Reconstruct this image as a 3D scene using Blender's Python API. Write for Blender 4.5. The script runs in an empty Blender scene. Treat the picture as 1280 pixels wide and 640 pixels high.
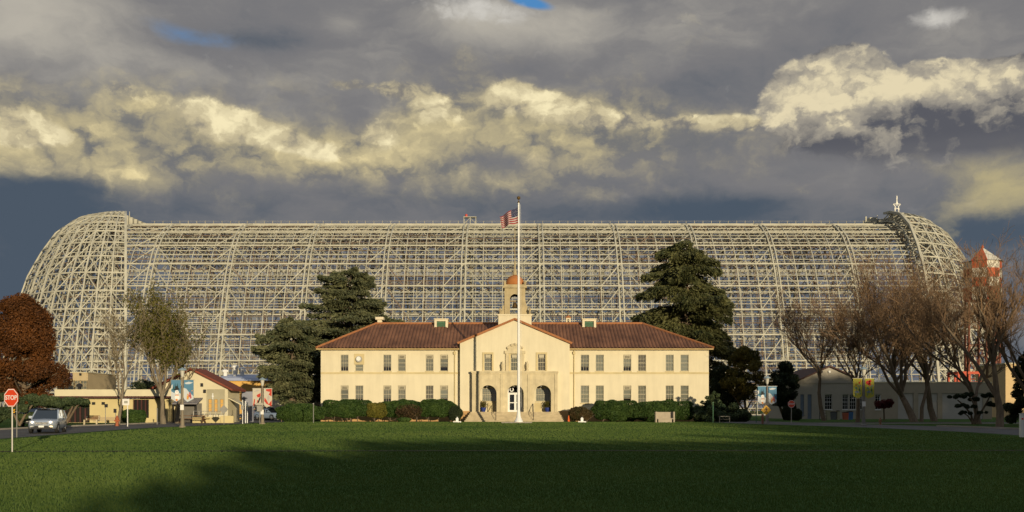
import bpy, math, random
import numpy as np
from mathutils import Vector, Matrix

# ---------------------------------------------------------------- basics
random.seed(7)
sc = bpy.context.scene
COL = sc.collection
F, HY, EYE = 1280.0, 513.0, 1.75          # focal length in photo pixels, horizon row, eye height
R = math.radians

def g(Y):
    t = min(1.0, max(0.0, (Y - 40) / 72.0))
    return 0.48 * t * t * (3 - 2 * t)

def XA(x, Y): return (x - 640) * Y / F
def ZA(y, Y): return EYE + (HY - y) * Y / F
def W(x, y, Y): return (XA(x, Y), Y, ZA(y, Y))
def GY(y):
    a, b = 5.0, 400.0
    for _ in range(60):
        m = (a + b) / 2
        if HY + (EYE - g(m)) * F / m > y: a = m
        else: b = m
    return a

# ---------------------------------------------------------------- materials
MATS = {}
def mat(name, col, rough=0.8, var=0.15, scale=2.0, bump=0.0, metal=0.0, spec=0.3, col2=None, det=5, stretch=None, bscale=None, streak=0.0):
    if name in MATS: return MATS[name]
    m = bpy.data.materials.new(name); m.use_nodes = True
    nt = m.node_tree; n = nt.nodes; L = nt.links
    b = n['Principled BSDF']
    b.inputs['Roughness'].default_value = rough
    b.inputs['Metallic'].default_value = metal
    b.inputs['Specular IOR Level'].default_value = spec
    tc = n.new('ShaderNodeTexCoord')
    src = tc.outputs['Object']
    if stretch:
        mp = n.new('ShaderNodeMapping'); mp.inputs['Scale'].default_value = stretch
        L.new(src, mp.inputs[0]); src = mp.outputs[0]
    no = n.new('ShaderNodeTexNoise'); no.inputs['Scale'].default_value = scale; no.inputs['Detail'].default_value = det
    no.inputs['Roughness'].default_value = 0.6
    L.new(src, no.inputs['Vector'])
    rp = n.new('ShaderNodeValToRGB')
    c1 = [max(0, c * (1 - var)) for c in col]; c2 = [c * (1 + var) for c in col] if col2 is None else col2
    rp.color_ramp.elements[0].color = (*c1, 1); rp.color_ramp.elements[1].color = (*c2, 1)
    rp.color_ramp.elements[0].position = 0.3; rp.color_ramp.elements[1].position = 0.7
    L.new(no.outputs['Fac'], rp.inputs[0]); L.new(rp.outputs[0], b.inputs['Base Color'])
    if streak:                                  # rain streaks and blotches of old paint
        m2 = n.new('ShaderNodeMapping'); m2.inputs['Scale'].default_value = (1.6, 1.6, 0.16); L.new(tc.outputs['Object'], m2.inputs[0])
        n3 = n.new('ShaderNodeTexNoise'); n3.inputs['Scale'].default_value = 1.3; n3.inputs['Detail'].default_value = 6; n3.inputs['Roughness'].default_value = 0.65
        L.new(m2.outputs[0], n3.inputs['Vector'])
        r2 = n.new('ShaderNodeMapRange'); r2.inputs[1].default_value = 0.42; r2.inputs[2].default_value = 0.72; r2.inputs[3].default_value = 1.0; r2.inputs[4].default_value = 1.0 - streak
        L.new(n3.outputs['Fac'], r2.inputs[0])
        mx = n.new('ShaderNodeVectorMath'); mx.operation = 'SCALE'; L.new(rp.outputs[0], mx.inputs[0]); L.new(r2.outputs[0], mx.inputs['Scale'])
        L.new(mx.outputs[0], b.inputs['Base Color'])
    if bump:
        n2 = n.new('ShaderNodeTexNoise'); n2.inputs['Scale'].default_value = bscale or scale * 6; n2.inputs['Detail'].default_value = 4
        L.new(src, n2.inputs['Vector'])
        bp = n.new('ShaderNodeBump'); bp.inputs['Strength'].default_value = bump; bp.inputs['Distance'].default_value = 0.05
        L.new(n2.outputs['Fac'], bp.inputs['Height']); L.new(bp.outputs[0], b.inputs['Normal'])
    MATS[name] = m
    return m

def leafmat(name, c1, c2, trans=0.25, scale=0.7):
    m = bpy.data.materials.new(name); m.use_nodes = True
    nt = m.node_tree; n = nt.nodes; L = nt.links
    b = n['Principled BSDF']; b.inputs['Roughness'].default_value = 0.6; b.inputs['Specular IOR Level'].default_value = 0.2
    ge = n.new('ShaderNodeNewGeometry'); tc = n.new('ShaderNodeTexCoord')
    no = n.new('ShaderNodeTexNoise'); no.inputs['Scale'].default_value = scale; no.inputs['Detail'].default_value = 3
    L.new(tc.outputs['Object'], no.inputs['Vector'])
    a = n.new('ShaderNodeMath'); a.operation = 'MULTIPLY_ADD'; a.inputs[1].default_value = 0.5
    L.new(ge.outputs['Random Per Island'], a.inputs[0])
    s = n.new('ShaderNodeMath'); s.operation = 'MULTIPLY_ADD'; s.inputs[1].default_value = 1.6; s.inputs[2].default_value = -0.55
    L.new(no.outputs['Fac'], s.inputs[0]); L.new(s.outputs[0], a.inputs[2])
    rp = n.new('ShaderNodeValToRGB')
    rp.color_ramp.elements[0].color = (*c1, 1); rp.color_ramp.elements[1].color = (*c2, 1)
    rp.color_ramp.elements[0].position = 0.1; rp.color_ramp.elements[1].position = 0.95
    L.new(a.outputs[0], rp.inputs[0]); L.new(rp.outputs[0], b.inputs['Base Color'])
    t = n.new('ShaderNodeBsdfTranslucent'); L.new(rp.outputs[0], t.inputs[0])
    mx = n.new('ShaderNodeMixShader'); mx.inputs[0].default_value = trans
    out = n['Material Output']
    L.new(b.outputs[0], mx.inputs[1]); L.new(t.outputs[0], mx.inputs[2]); L.new(mx.outputs[0], out.inputs[0])
    return m

def glassmat(name, tint=(0.8, 0.85, 0.9), refl=0.12):
    m = bpy.data.materials.new(name); m.use_nodes = True
    nt = m.node_tree; n = nt.nodes; L = nt.links
    n.remove(n['Principled BSDF'])
    t = n.new('ShaderNodeBsdfTransparent'); t.inputs[0].default_value = (*tint, 1)
    gl = n.new('ShaderNodeBsdfGlossy'); gl.inputs['Roughness'].default_value = 0.03
    no = n.new('ShaderNodeTexNoise'); no.inputs['Scale'].default_value = 1.5
    tc = n.new('ShaderNodeTexCoord'); L.new(tc.outputs['Object'], no.inputs['Vector'])
    bp = n.new('ShaderNodeBump'); bp.inputs['Strength'].default_value = 0.05; L.new(no.outputs['Fac'], bp.inputs['Height'])
    L.new(bp.outputs[0], gl.inputs['Normal'])
    mx = n.new('ShaderNodeMixShader'); mx.inputs[0].default_value = refl
    L.new(t.outputs[0], mx.inputs[1]); L.new(gl.outputs[0], mx.inputs[2]); L.new(mx.outputs[0], n['Material Output'].inputs[0])
    return m

def emat(name, col, s):
    m = bpy.data.materials.new(name); m.use_nodes = True
    b = m.node_tree.nodes['Principled BSDF']; b.inputs['Base Color'].default_value = (*col, 1)
    b.inputs['Emission Color'].default_value = (*col, 1); b.inputs['Emission Strength'].default_value = s
    return m

# ---------------------------------------------------------------- mesh builder
class MB:
    K = 1.0                              # thickness factor for beams
    def __init__(s): s.v = []; s.f = []; s.mi = []; s.cur = 0
    def add(s, vs, fs):
        o = len(s.v); s.v.extend(vs)
        for f in fs:
            s.f.append(tuple(i + o for i in f)); s.mi.append(s.cur)
        return s
    def box(s, x0, x1, y0, y1, z0, z1):
        return s.add([(x0,y0,z0),(x1,y0,z0),(x1,y1,z0),(x0,y1,z0),(x0,y0,z1),(x1,y0,z1),(x1,y1,z1),(x0,y1,z1)],
                     [(0,3,2,1),(4,5,6,7),(0,1,5,4),(1,2,6,5),(2,3,7,6),(3,0,4,7)])
    def cb(s, c, d):
        return s.box(c[0]-d[0]/2, c[0]+d[0]/2, c[1]-d[1]/2, c[1]+d[1]/2, c[2]-d[2]/2, c[2]+d[2]/2)
    def quad(s, a, b, c, d): return s.add([tuple(a), tuple(b), tuple(c), tuple(d)], [(0,1,2,3)])
    def poly(s, pts): return s.add([tuple(p) for p in pts], [tuple(range(len(pts)))])
    def beam(s, p, q, w, h=None):
        h = (h or w)*MB.K; w = w*MB.K
        p = Vector(p); q = Vector(q); d = q - p
        if d.length < 1e-6: return s
        d.normalize()
        up = Vector((0,0,1)) if abs(d.z) < 0.95 else Vector((0,1,0))
        a = d.cross(up).normalized(); b = a.cross(d)
        a *= w/2; b *= h/2
        vs = [tuple(c + i*a + j*b) for c in (p, q) for i, j in ((-1,-1),(1,-1),(1,1),(-1,1))]
        return s.add(vs, [(0,1,5,4),(1,2,6,5),(2,3,7,6),(3,0,4,7),(3,2,1,0),(4,5,6,7)])
    def tube(s, pts, rads, n=6, cap=True):
        pts = [Vector(p) for p in pts]
        if not hasattr(rads, '__len__'): rads = [rads]*len(pts)
        d = (pts[1]-pts[0]).normalized()
        a = d.cross(Vector((0.31,0.17,1)) if abs(d.z) < 0.9 else Vector((1,0.2,0))).normalized()
        vs = []
        m = len(pts)
        for i, p in enumerate(pts):
            if i == 0: d = pts[1]-pts[0]
            elif i == m-1: d = pts[-1]-pts[-2]
            else: d = pts[i+1]-pts[i-1]
            d.normalize()
            a = a - d*a.dot(d)
            a.normalize()
            b = d.cross(a)
            for k in range(n):
                t = 2*math.pi*k/n
                q = p + (a*math.cos(t) + b*math.sin(t))*rads[i]
                vs.append((q.x, q.y, q.z))
        fs = [(i*n+k, i*n+(k+1)%n, (i+1)*n+(k+1)%n, (i+1)*n+k) for i in range(m-1) for k in range(n)]
        if cap: fs += [tuple(range(n-1,-1,-1)), tuple(range((m-1)*n, m*n))]
        return s.add(vs, fs)
    def lathe(s, c, prof, n=16, cap=True):
        vs = []
        for r, z in prof:
            for k in range(n):
                t = 2*math.pi*(k+0.5)/n
                vs.append((c[0]+r*math.cos(t), c[1]+r*math.sin(t), c[2]+z))
        m = len(prof)
        fs = [(i*n+k, i*n+(k+1)%n, (i+1)*n+(k+1)%n, (i+1)*n+k) for i in range(m-1) for k in range(n)]
        if cap: fs += [tuple(range(n-1,-1,-1)), tuple(range((m-1)*n, m*n))]
        return s.add(vs, fs)
    def prism(s, poly, y0, y1):            # polygon in (x, z) extruded along y
        n = len(poly)
        vs = [(x, y0, z) for x, z in poly] + [(x, y1, z) for x, z in poly]
        return s.add(vs, [tuple(range(n)), tuple(range(2*n-1, n-1, -1))] + [(i, i+n, (i+1)%n+n, (i+1)%n) for i in range(n)])
    def prismx(s, poly, x0, x1):           # polygon in (y, z) extruded along x
        n = len(poly)
        vs = [(x0, y, z) for y, z in poly] + [(x1, y, z) for y, z in poly]
        return s.add(vs, [tuple(range(n-1,-1,-1)), tuple(range(n, 2*n))] + [(i, (i+1)%n, (i+1)%n+n, i+n) for i in range(n)])
    def prismz(s, poly, z0, z1):
        n = len(poly)
        vs = [(x, y, z0) for x, y in poly] + [(x, y, z1) for x, y in poly]
        return s.add(vs, [tuple(range(n-1,-1,-1)), tuple(range(n, 2*n))] + [(i, (i+1)%n, (i+1)%n+n, i+n) for i in range(n)])
    def disc(s, c, r, n=16, axis='y', rz=None):
        vs = []
        for k in range(n):
            t = 2*math.pi*k/n
            rr = rz or r
            vs.append((c[0]+r*math.cos(t), c[1], c[2]+rr*math.sin(t)))
        return s.add(vs, [tuple(range(n))])
    def ball(s, c, r, n=12, m=8, sz=1.0):
        return s.lathe(c, [(max(1e-3, r*math.sin(math.pi*i/m)), -r*sz*math.cos(math.pi*i/m)) for i in range(m+1)], n, cap=False)
    def raw(s, V, Fq):
        o = len(s.v); s.v.extend(map(tuple, V.tolist())); s.f.extend(map(tuple, (Fq+o).tolist())); s.mi.extend([s.cur]*len(Fq))
        return s
    def build(s, name, m, parent=None, smooth=False, origin=None, local=False):
        me = bpy.data.meshes.new(name)
        o = bpy.data.objects.new(name, me); COL.objects.link(o)
        off = None
        if parent is not None:
            o.parent = parent
            if not local:
                r = parent
                while r.parent: r = r.parent
                off = r.location
        elif origin is not None:
            o.location = origin; off = Vector(origin)
        v = np.array(s.v, dtype=float)
        if off is not None: v = v - np.array(off[:])
        me.from_pydata(v.tolist(), [], s.f)
        ms = m if isinstance(m, (list, tuple)) else [m]
        for x in ms: me.materials.append(x)
        if len(ms) > 1: me.polygons.foreach_set('material_index', s.mi)
        if smooth: me.polygons.foreach_set('use_smooth', [True]*len(me.polygons))
        me.update()
        return o

def tag(o, label=None, cat=None, group=None, kind=None):
    if label: o['label'] = label
    if cat: o['category'] = cat
    if group: o['group'] = group
    if kind: o['kind'] = kind
    return o
def thing(name, label, cat, loc=(0,0,0), group=None, rz=0):
    o = bpy.data.objects.new(name, None); COL.objects.link(o)
    o.empty_display_size = 0.2
    o.location = loc; o.rotation_euler = (0,0,rz)
    return tag(o, label, cat, group)
def struct(mb, name, m, **k): return tag(mb.build(name, m, **k), kind='structure')
def copy_tree(o, parent=None):
    c = o.copy(); COL.objects.link(c)
    if parent is not None: c.parent = parent
    for ch in list(o.children): copy_tree(ch, c)
    return c
def text_mesh(s, size, loc, parent, m, name, depth=0.004, rot=(math.pi/2,0,0)):
    cu = bpy.data.curves.new('t', 'FONT'); cu.body = s; cu.size = size; cu.align_x = 'CENTER'; cu.align_y = 'CENTER'; cu.extrude = depth
    cu.offset = size*0.02
    to = bpy.data.objects.new('t', cu); COL.objects.link(to)
    dg = bpy.context.evaluated_depsgraph_get()
    me = bpy.data.meshes.new_from_object(to.evaluated_get(dg))
    bpy.data.objects.remove(to)
    o = bpy.data.objects.new(name, me); COL.objects.link(o); o.parent = parent; o.location = loc; o.rotation_euler = rot
    me.materials.clear(); me.materials.append(m)
    return o

# ---------------------------------------------------------------- camera
cam = bpy.data.cameras.new('camera'); co = bpy.data.objects.new('camera', cam); COL.objects.link(co)
co.location = (0, 0, EYE); co.rotation_euler = (R(90), 0, 0)
cam.sensor_width = 36; cam.lens = 36 * F / 1280; cam.shift_y = (HY - 320) / 1280
cam.clip_end = 5000; cam.clip_start = 0.1
sc.camera = co

# ---------------------------------------------------------------- light
SUN_EL, SUN_AZ = 6.0, 21.0               # low evening sun behind the camera, to its right
ts = Vector((math.sin(R(SUN_AZ))*math.cos(R(SUN_EL)), -math.cos(R(SUN_AZ))*math.cos(R(SUN_EL)), math.sin(R(SUN_EL))))
sl = bpy.data.lights.new('sun', 'SUN'); sl.energy = 4.0; sl.angle = R(0.5); sl.color = (1.0, 0.83, 0.56)
so = bpy.data.objects.new('sun', sl); COL.objects.link(so); so.rotation_euler = ts.to_track_quat('Z', 'Y').to_euler(); so.location = (60, -200, 80)
sc.view_settings.view_transform = 'Standard'; sc.view_settings.look = 'None'
sc.view_settings.gamma = 1; sc.view_settings.exposure = 0; sc.view_settings.use_curve_mapping = False
sc.render.engine = 'CYCLES'
sc.cycles.max_bounces = 5; sc.cycles.diffuse_bounces = 2; sc.cycles.glossy_bounces = 2; sc.cycles.transparent_max_bounces = 6
sc.cycles.caustics_reflective = False; sc.cycles.caustics_refractive = False
# ---------------------------------------------------------------- sky: nishita behind layered storm cloud
world = bpy.data.worlds.new('World'); sc.world = world; world.use_nodes = True
wt = world.node_tree; wn = wt.nodes; wl = wt.links
WS = 0.1
class S:
    def __init__(s, k): s.k = k
    @staticmethod
    def op(o, a, b=None, c=None, clamp=False):
        n = wn.new('ShaderNodeMath'); n.operation = o; n.use_clamp = clamp
        for i, x in enumerate((a, b, c)):
            if x is None: continue
            if isinstance(x, S): wl.new(x.k, n.inputs[i])
            else: n.inputs[i].default_value = x
        return S(n.outputs[0])
    def __add__(s, o): return S.op('ADD', s, o)
    __radd__ = __add__
    def __sub__(s, o): return S.op('SUBTRACT', s, o)
    def __rsub__(s, o): return S.op('SUBTRACT', o, s)
    def __mul__(s, o): return S.op('MULTIPLY', s, o)
    __rmul__ = __mul__
    def __truediv__(s, o): return S.op('DIVIDE', s, o)
def sstep(a, b, x):
    n = wn.new('ShaderNodeMapRange'); n.interpolation_type = 'SMOOTHSTEP'
    wl.new(x.k, n.inputs[0]); n.inputs[1].default_value = a; n.inputs[2].default_value = b
    return S(n.outputs[0])
def vec(x, y, z=0.0):
    n = wn.new('ShaderNodeCombineXYZ')
    for i, q in enumerate((x, y, z)):
        if isinstance(q, S): wl.new(q.k, n.inputs[i])
        else: n.inputs[i].default_value = q
    return n.outputs[0]
def noise(x, y, z, det=6, rough=0.55, dist=0.0):
    n = wn.new('ShaderNodeTexNoise'); n.noise_dimensions = '2D'; n.inputs['Scale'].default_value = 1.0
    n.inputs['Detail'].default_value = det; n.inputs['Roughness'].default_value = rough; n.inputs['Distortion'].default_value = dist
    wl.new(vec(x + z*13.7, y + z*7.3), n.inputs['Vector']); return S(n.outputs['Fac']) - 0.5
def voro(x, y, z, det=2, rough=0.5):
    n = wn.new('ShaderNodeTexVoronoi'); n.voronoi_dimensions = '2D'; n.feature = 'F1'; n.inputs['Scale'].default_value = 1.0
    n.inputs['Detail'].default_value = det; n.inputs['Roughness'].default_value = rough
    wl.new(vec(x + z*3.7, y + z*5.3), n.inputs['Vector']); return S(n.outputs['Distance'])
def colr(c): 
    n = wn.new('ShaderNodeRGB'); n.outputs[0].default_value = (*c, 1); return n.outputs[0]
def lin(r, g_, b): return tuple(((c/255+0.055)/1.055)**2.4 if c > 10 else c/255/12.92 for c in (r, g_, b))
def mixc(f, a, b):
    n = wn.new('ShaderNodeMix'); n.data_type = 'RGBA'; n.clamp_factor = True
    wl.new(f.k, n.inputs[0]) if isinstance(f, S) else None
    for i, x in ((6, a), (7, b)):
        if isinstance(x, tuple): n.inputs[i].default_value = (*x, 1)
        else: wl.new(x, n.inputs[i])
    return n.outputs[2]
tcn = wn.new('ShaderNodeTexCoord'); sx = wn.new('ShaderNodeSeparateXYZ'); wl.new(tcn.outputs['Generated'], sx.inputs[0])
dx, dy, dz = (S(sx.outputs[i]) for i in range(3))
AZ = S.op('ARCTAN2', dx, dy)                                  # heading of the view ray, radians right of north
EL = dz / S.op('SQRT', dx*dx + dy*dy + 1e-6)                  # slope of the view ray
U, V = AZ*10.0, EL*10.0
def uv(x, y):
    t = (x-640)/F; return math.atan(t)*10, (HY-y)/F/math.sqrt(1+t*t)*10
def blob(x, y, a, b, w=1.0, rot=0.0, U=U, V=V):
    u0, v0 = uv(x, y); a = a/128.0; b = b/128.0
    if rot:
        c, s_ = math.cos(R(rot)), math.sin(R(rot))
        du, dv = U-u0, V-v0
        p = (du*c + dv*s_)/a; q = (dv*c - du*s_)/b
    else:
        p = (U-u0)/a; q = (V-v0)/b
    return S.op('EXPONENT', (p*p + q*q)*-1.0)*w
def ssum(l):
    t = l[0]
    for x in l[1:]: t = t + x
    return t
# slow warp shared by all layers
wx = noise(U*0.9, V*1.3, 3.1, 5, 0.6); wy = noise(U*0.9, V*1.3, 9.7, 5, 0.6)
Uw = U + wx*0.9; Vw = V + wy*0.5
fx = noise(U*4.0, V*5.0, 1.7, 6, 0.62); fy = noise(U*4.0, V*5.0, 5.2, 6, 0.62)
Uf = U + wx*0.35 + fx*0.32; Vf = V + wy*0.2 + fy*0.28

# layer 0: stratus deck, grey to slate
n0 = noise(Uw*0.55, Vw*1.5, 0.3, 6, 0.55)
n1 = noise(Uw*1.3, Vw*2.6, 4.4, 7, 0.58)
deck = 0.46 + n0*0.55 + n1*0.42 + ssum([
    blob(0, 40, 170, 90, 0.44), blob(640, 40, 200, 60, 0.10), blob(900, 10, 200, 40, 0.10), blob(590, 22, 90, 30, 0.30), blob(700, 30, 60, 30, 0.2),
    blob(1250, 40, 160, 60, 0.12), blob(300, 120, 200, 60, 0.16), blob(870, 120, 140, 50, -0.06), blob(40, 250, 150, 50, -0.40),
    blob(640, 262, 420, 36, -0.16), blob(880, 264, 110, 22, -0.34), blob(1250, 290, 140, 30, -0.42), blob(1130, 205, 180, 26, 0.06), blob(420, 230, 160, 30, 0.04),
    blob(340, 52, 60, 14, -0.22), blob(235, 42, 90, 26, -0.2), blob(430, 30, 30, 14, 0.2), blob(640, 420, 800, 90, -0.35), blob(40, 330, 120, 60, -0.3)], )
cdeck = mixc(sstep(0.0, 0.50, deck), lin(76, 88, 102), lin(122, 121, 123))
cdeck = mixc(sstep(0.45, 1.05, deck), cdeck, lin(182, 176, 164))
cdeck = mixc(sstep(6.0, 26.0, V)*0.75, cdeck, lin(176, 196, 218))      # paler, bluer sky above the view, added for more ambient light

# openings of blue sky
blue = sstep(0.40, 1.35, ssum([blob(662, 3, 30, 8, 1.7, -14), blob(215, 38, 70, 18, 0.42, -25), blob(285, 50, 110, 16, 0.50)]) + n1*1.0)

def dens1(Uq, Vq):
    a = noise(Uq*0.9, Vq*1.5, 2.2, 8, 0.58)
    b = voro(Uq*2.0, Vq*2.6, 6.0, 3, 0.5)
    return a*1.0 + (0.45 - b)*0.42
def dens2(Uq, Vq):
    a = noise(Uq*1.15, Vq*1.5, 5.2, 8, 0.58)
    b = voro(Uq*2.4, Vq*2.8, 2.0, 3, 0.5)
    return a*0.9 + (0.5 - b)*0.46
# layer 1a: wide soft cream glow, the body of the long lit bank
D1 = dens1(Uf, Vf); D1b = dens1(Uf + 0.07, Vf + 0.14)
MG = ssum([blob(0, 175, 130, 44, 0.85), blob(150, 185, 150, 44, 0.55), blob(300, 175, 130, 46, 0.7, -8), blob(200, 225, 110, 34, 0.42), blob(420, 195, 110, 30, 0.5), blob(560, 165, 150, 60, 0.85), blob(690, 155, 120, 50, 0.7, -8), blob(720, 220, 220, 34, 0.34), blob(840, 160, 120, 34, 0.6), blob(40, 130, 120, 40, 0.3), blob(160, 110, 60, 26, 0.35),
    blob(290, 100, 60, 24, 0.25), blob(635, 203, 56, 18, -0.55), blob(285, 222, 120, 14, -0.35, -6), blob(455, 138, 26, 26, -0.4), blob(60, 240, 110, 30, -0.35)])
KG = MG + D1*0.62 + n1*0.25
cG = sstep(0.02, 0.95, KG)
# layer 1b: firmer heads along its upper edge
M1 = ssum([blob(5, 152, 64, 30, 0.85), blob(55, 172, 60, 18, 0.5), blob(262, 150, 56, 26, 0.62, -16), blob(325, 162, 70, 24, 0.75, -16), blob(390, 185, 70, 16, 0.55, -14), blob(425, 106, 30, 11, 0.5), blob(500, 112, 66, 16, 0.72), blob(470, 172, 44, 22, 0.62), blob(560, 140, 80, 26, 0.55), blob(655, 120, 50, 24, 0.85, -10), blob(715, 140, 70, 22, 0.62, -14), blob(830, 152, 90, 15, 0.72, -3), blob(925, 154, 46, 13, 0.72), blob(150, 110, 30, 15, 0.62), blob(180, 215, 46, 16, 0.35)])
K1 = M1 + D1*0.80
c1 = sstep(0.30, 0.58, K1)
ltm = ssum([blob(0,160,100,30,0.42), blob(290,160,150,26,0.25,-10), blob(160,222,70,26,0.24), blob(540,170,130,40,0.30), blob(655,118,60,20,0.25), blob(720,140,110,20,0.2,-12), blob(500,112,60,14,0.15), blob(740,205,120,20,0.08), blob(900,150,80,12,0.2), blob(850,176,90,16,-0.3), blob(440,200,80,16,0.2)])
em1 = (D1 - D1b)
shG = ltm*1.25 + em1*1.1 + D1*0.45 + n1*0.55 + 0.20
ccG = mixc(sstep(-0.2, 0.5, shG), lin(116, 116, 116), lin(182, 170, 136))
ccG = mixc(sstep(0.35, 1.05, shG), ccG, lin(234, 216, 164))
sh1 = ltm + em1*1.5 + D1*0.40 + n1*0.3 + 0.28
cc1 = mixc(sstep(-0.1, 0.5, sh1), lin(130, 126, 120), lin(198, 185, 150))
cc1 = mixc(sstep(0.38, 1.0, sh1), cc1, lin(246, 232, 188))

# layer 2: cumulus towers on the right, running out of the frame
D2 = dens2(Uf, Vf); D2b = dens2(Uf + 0.045, Vf + 0.10)
M2 = ssum([blob(1035, 108, 66, 44, 1.0), blob(985, 128, 38, 36, 0.6), blob(1062, 74, 46, 22, 0.5), blob(1130, 140, 120, 46, 0.95), blob(1235, 122, 110, 36, 0.95), blob(1320, 140, 120, 60, 0.9), blob(1180, 100, 50, 18, 0.35), blob(1245, 92, 40, 16, 0.35), blob(1150, 178, 220, 16, 0.5)])
K2 = M2 + D2*0.60
ydn = sstep(0.25, 0.9, blob(1160, 196, 300, 26, 1.0))
c2 = sstep(0.39, 0.55, K2)*(1.0 - ydn) + sstep(0.0, 0.9, K2)*ydn*0.8
top2 = ssum([blob(1030, 98, 70, 42, 0.60), blob(985, 135, 50, 36, 0.40), blob(1100, 95, 80, 30, 0.42), blob(1180, 102, 90, 22, 0.42), blob(1270, 112, 90, 30, 0.55), blob(1060, 145, 70, 30, 0.3), blob(1190, 140, 46, 24, -0.3), blob(1260, 180, 180, 26, -0.35), blob(1060, 184, 120, 16, -0.12)])
sh2 = top2 + (D2 - D2b)*1.4 + D2*0.5 + n1*0.5 - 0.05
cc2 = mixc(sstep(-0.35, 0.35, sh2), lin(90, 91, 98), lin(160, 153, 140))
cc2 = mixc(sstep(0.25, 0.95, sh2), cc2, lin(228, 214, 178))
# layer 3: glow at lower right, white puffs at the top
K3 = ssum([blob(1250, 228, 80, 34, 0.70, 20), blob(1185, 212, 54, 20, 0.55), blob(1300, 255, 80, 24, 0.5)]) + D1*0.95 + n1*0.8
c3 = sstep(0.10, 1.15, K3)
K4 = ssum([blob(1140, 22, 26, 11, 0.42), blob(1165, 28, 24, 9, 0.36), blob(1195, 18, 30, 12, 0.45), blob(585, 10, 70, 20, 0.78), blob(640, 18, 50, 16, 0.42), blob(718, 77, 12, 5, 0.25), blob(120, 78, 22, 12, 0.3), blob(260, 70, 14, 22, 0.2), blob(290, 95, 40, 22, 0.28)]) + D2*1.15 + n1*0.4
c4 = sstep(0.15, 1.0, K4)

nish = wn.new('ShaderNodeTexSky'); nish.sky_type = 'NISHITA'; nish.sun_disc = False
nish.sun_elevation = R(SUN_EL); nish.sun_rotation = R(180 - SUN_AZ)
bluec = mixc(S.op('ADD', 0.75, 0.0), nish.outputs[0], tuple(c/WS for c in lin(70, 140, 205)))
def up(c):
    n = wn.new('ShaderNodeVectorMath'); n.operation = 'SCALE'; n.inputs['Scale'].default_value = 1/WS
    wl.new(c, n.inputs[0]); return n.outputs[0]
c = mixc(blue, up(cdeck), bluec)
c = mixc(c3*0.85, c, tuple(q/WS for q in lin(192, 178, 132)))
c = mixc(c4, c, tuple(q/WS for q in lin(204, 200, 192)))
c = mixc(cG, c, up(ccG))
c = mixc(c1, c, up(cc1))
c = mixc(c2, c, up(cc2))
bg = wn['Background']; bg.inputs['Strength'].default_value = WS
wl.new(c, bg.inputs['Color'])
world.cycles.sampling_method = 'MANUAL'; world.cycles.sample_map_resolution = 512
# ---------------------------------------------------------------- ground, roads
def grass_mat():
    m = bpy.data.materials.new('lawn_grass'); m.use_nodes = True
    nt = m.node_tree; n = nt.nodes; L = nt.links; b = n['Principled BSDF']
    b.inputs['Roughness'].default_value = 0.9; b.inputs['Specular IOR Level'].default_value = 0.1
    tc = n.new('ShaderNodeTexCoord')
    def no(scale, det, st=None):
        x = n.new('ShaderNodeTexNoise'); x.inputs['Scale'].default_value = scale; x.inputs['Detail'].default_value = det
        s_ = tc.outputs['Object']
        if st:
            mp = n.new('ShaderNodeMapping'); mp.inputs['Scale'].default_value = st; L.new(s_, mp.inputs[0]); s_ = mp.outputs[0]
        L.new(s_, x.inputs['Vector']); return x.outputs['Fac']
    a = no(0.12, 6); c = no(6.0, 6); d = no(0.5, 5, (0.25, 1.0, 1))
    ad = n.new('ShaderNodeMath'); ad.operation = 'ADD'; L.new(a, ad.inputs[0]); L.new(c, ad.inputs[1])
    a2 = n.new('ShaderNodeMath'); a2.operation = 'MULTIPLY_ADD'; L.new(d, a2.inputs[0]); a2.inputs[1].default_value = 0.9; L.new(ad.outputs[0], a2.inputs[2])
    rp = n.new('ShaderNodeValToRGB'); e = rp.color_ramp.elements
    dv = n.new('ShaderNodeMath'); dv.operation = 'DIVIDE'; L.new(a2.outputs[0], dv.inputs[0]); dv.inputs[1].default_value = 2.9
    e[0].position = 0.36; e[0].color = (0.030, 0.070, 0.014, 1); e[1].position = 0.66; e[1].color = (0.095, 0.150, 0.026, 1)
    x = e.new(0.5); x.color = (0.052, 0.108, 0.018, 1)
    L.new(dv.outputs[0], rp.inputs[0]); L.new(rp.outputs[0], b.inputs['Base Color'])
    bp = n.new('ShaderNodeBump'); bp.inputs['Strength'].default_value = 1.0; bp.inputs['Distance'].default_value = 0.08
    f = no(22.0, 4); L.new(f, bp.inputs['Height']); L.new(bp.outputs[0], b.inputs['Normal'])
    return m
M_GRASS = grass_mat()
M_ASPH = mat('asphalt', (0.115, 0.108, 0.10), 0.9, 0.3, 0.6, bump=0.4, bscale=40)
M_CONC = mat('concrete', (0.33, 0.30, 0.25), 0.9, 0.2, 0.8, bump=0.2)
M_FARG = mat('far_field', (0.06, 0.07, 0.04), 0.95, 0.3, 0.02)

def sheet(x0, x1, ys, xs=None, dz=0.0):
    mb = MB(); xs = xs or [x0, x1]; n = len(xs)
    mb.add([(x, y, g(y)+dz) for y in ys for x in xs], [(j*n+i, j*n+i+1, (j+1)*n+i+1, (j+1)*n+i) for j in range(len(ys)-1) for i in range(n-1)])
    return mb
ys = [-400, -100, 0] + [40 + 4*i for i in range(19)] + [130, 160, 240, 400, 800, 1600, 4000]
struct(sheet(-3000, 3000, ys), 'ground', M_GRASS)

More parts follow.
